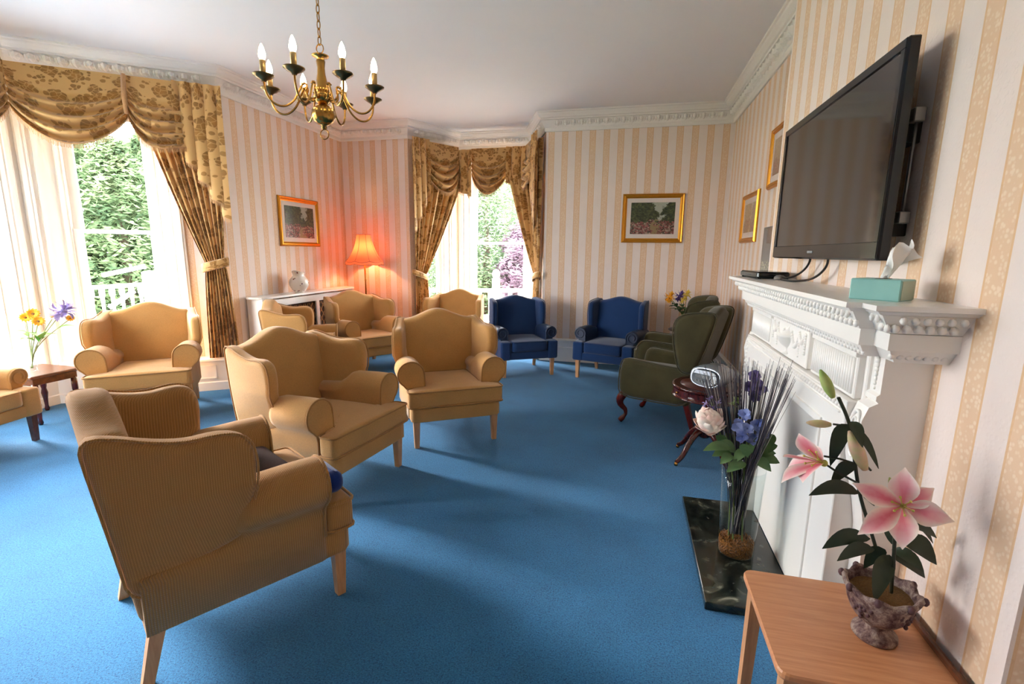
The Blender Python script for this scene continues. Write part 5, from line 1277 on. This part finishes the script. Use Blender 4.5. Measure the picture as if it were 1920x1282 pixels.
q1, q2 = at_z(150, 537, .85), at_z(250, 531, .85); dq = (q2-q1).normalized()
a_, b_ = q1-dq*3.2, q1+dq*2.2
balustrade('cream timber balustrade on the terrace outside the large bay', (a_.x, a_.y), (b_.x, b_.y), (.07, 5.33), 28)
q1, q2 = at_z(890, 541, .85), at_z(972, 541, .85); dq = (q2-q1).normalized(); px_ = (at_z(930, 541, .85)-q1).length
a_, b_ = q1-dq*2.2, q1+dq*3.0
balustrade('cream timber balustrade with finial post outside the far bay', (a_.x, a_.y), (b_.x, b_.y), (.07, 2.2+px_, 5.13), 26)
M['white_metal'] = plain('white painted metal', (226, 228, 230), .4); 
g1, g2 = at_pt(272, 499, 8.2), at_pt(192, 516, 8.0); h1, h2 = at_pt(252, 545, 8.2), at_pt(205, 577, 8.0)
sw = thing('garden_swing_seat', 'white metal garden swing frame on the terrace outside the bay', 'garden seat', (g1.x, g1.y, -.2))
GO = Vector((g1.x, g1.y, -.2))
for P_, Q_ in ((g1, g2), (h1, h2)): MB().tube([tuple(P_-GO), tuple(Q_-GO)], .035, 8).build('rail', M['white_metal'], sw)
for P_ in (g1+Vector((.15, .1, 0)), h1+Vector((.2, .1, 0))): MB().tube([tuple(P_-GO), (P_.x-GO.x+.05, P_.y-GO.y, 0)], .03, 8).build('leg', M['white_metal'], sw)
MB().grid(lambda u, v: tuple((g1-GO)+Vector((lerp(-.1, .5, u), lerp(0, .3, u), -.1-lerp(0, .8, v)+.03*math.sin(7*u)))), 6, 6).build('cover', M['white_metal'], sw, fixn=False)
def foliage(name, a, b_, c):
    t = NT(name); t.t.nodes.remove(t.p); co = t.coord(); f = t.noise(co, 1.6, 4, .7)
    col = t.ramp(f, [(.35, lin(a)), (.5, lin(b_)), (.66, lin(c))]); d = t.n('BsdfDiffuse'); tr = t.n('BsdfTranslucent'); mx = t.n('MixShader', i0=.35)
    t.l(col, d.inputs[0]); t.l(col, tr.inputs[0]); t.l(d.outputs[0], mx.inputs[1]); t.l(tr.outputs[0], mx.inputs[2]); t.l(mx.outputs[0], t.out.inputs[0]); return t.m
M['conifer'] = foliage('conifer foliage', (48, 64, 46), (88, 106, 74), (130, 142, 106)); M['tree_green'] = foliage('broad leaf foliage', (62, 80, 62), (98, 114, 86), (136, 148, 116)); M['tree_purple'] = foliage('purple leaf foliage', (84, 62, 76), (120, 98, 112), (150, 132, 142))
M['bark'] = plain('bark', (70, 56, 44), .9, var=.3, vs=20)
def tree(name, label, x, y, h, r, mat, n, cone=False, ls=.2):
    t = thing(name, label, 'tree', (x, y, -.5), random.random()*6, 'garden trees beyond the terrace')
    MB().tube([(0, 0, 0), (.03, .02, h*.4), (0, .03, h*.8)], [.16, .12, .05], 8).build('trunk', M['bark'], t)
    m = MB(); cl_ = []
    for k in range(46):
        g = PI*(3-math.sqrt(5))*k; f = (k+.5)/46
        if cone: z = h*(.04+.93*f); rr = r*(1-f)**.8*random.uniform(.6, 1)
        else: z = h*(.07+.91*f); rr = r*math.sin(PI*(.1+.86*f))**.7*random.uniform(.45, 1)
        cl_.append((rr*math.cos(g), rr*math.sin(g), z, r*(.42 if not cone else .42*(1-f)+.12)))
    for k in range(n):
        cx, cy, cz_, cr = random.choice(cl_); d = Vector((random.gauss(0, 1), random.gauss(0, 1), random.gauss(0, .7))); d = d.normalized()*cr*random.uniform(.55, 1.0)
        p = Vector((cx, cy, max(.1, cz_)))+d; a = Vector((random.gauss(0, 1), random.gauss(0, 1), random.gauss(0, .5)-(.4 if cone else 0))).normalized(); b2_ = a.orthogonal().normalized(); s_ = ls*random.uniform(.6, 1.2)
        m.add([tuple(p-a*s_), tuple(p+b2_*s_*.3), tuple(p+a*s_), tuple(p-b2_*s_*.3)], [(0, 1, 2, 3)], False)
    stuff(m.build('foliage', mat, t, fixn=False)); return t
for lab, px, d_, h, r, mt, cone in (('tall dark conifer beyond the terrace outside the large bay', 150, 14.5, 5.6, 2.2, 'conifer', True), ('broad conifer with pale tips beyond the terrace outside the large bay', 235, 13.8, 5.0, 2.4, 'conifer', True),
                                ('conifer hedge tree farther behind the broad conifer', 300, 16.5, 5.8, 2.6, 'conifer', True), ('conifer behind the bay architrave beyond the terrace', 40, 14.0, 4.6, 2.2, 'conifer', True)):
    p = at_pt(px, 480, d_); tree('conifer_tree', lab, p.x, p.y, h, r, M[mt], 15000, cone, .12)
for lab, px, d_, h, r, mt in (('green garden tree behind the far bay railing', 912, 16, 4.4, 1.7, 'tree_green'), ('purple leaved garden tree behind the far bay railing', 992, 14.5, 2.9, .9, 'tree_purple'),
                             ('tall green tree beyond the purple leaved tree', 960, 20, 5.6, 2.2, 'tree_green'), ('green garden tree beside the curtain of the far bay', 830, 17, 5.5, 2.0, 'tree_green')):
    p = at_pt(px, 480, d_); tree('garden_tree', lab, p.x, p.y, h, r, M[mt], 14000, False, .09)
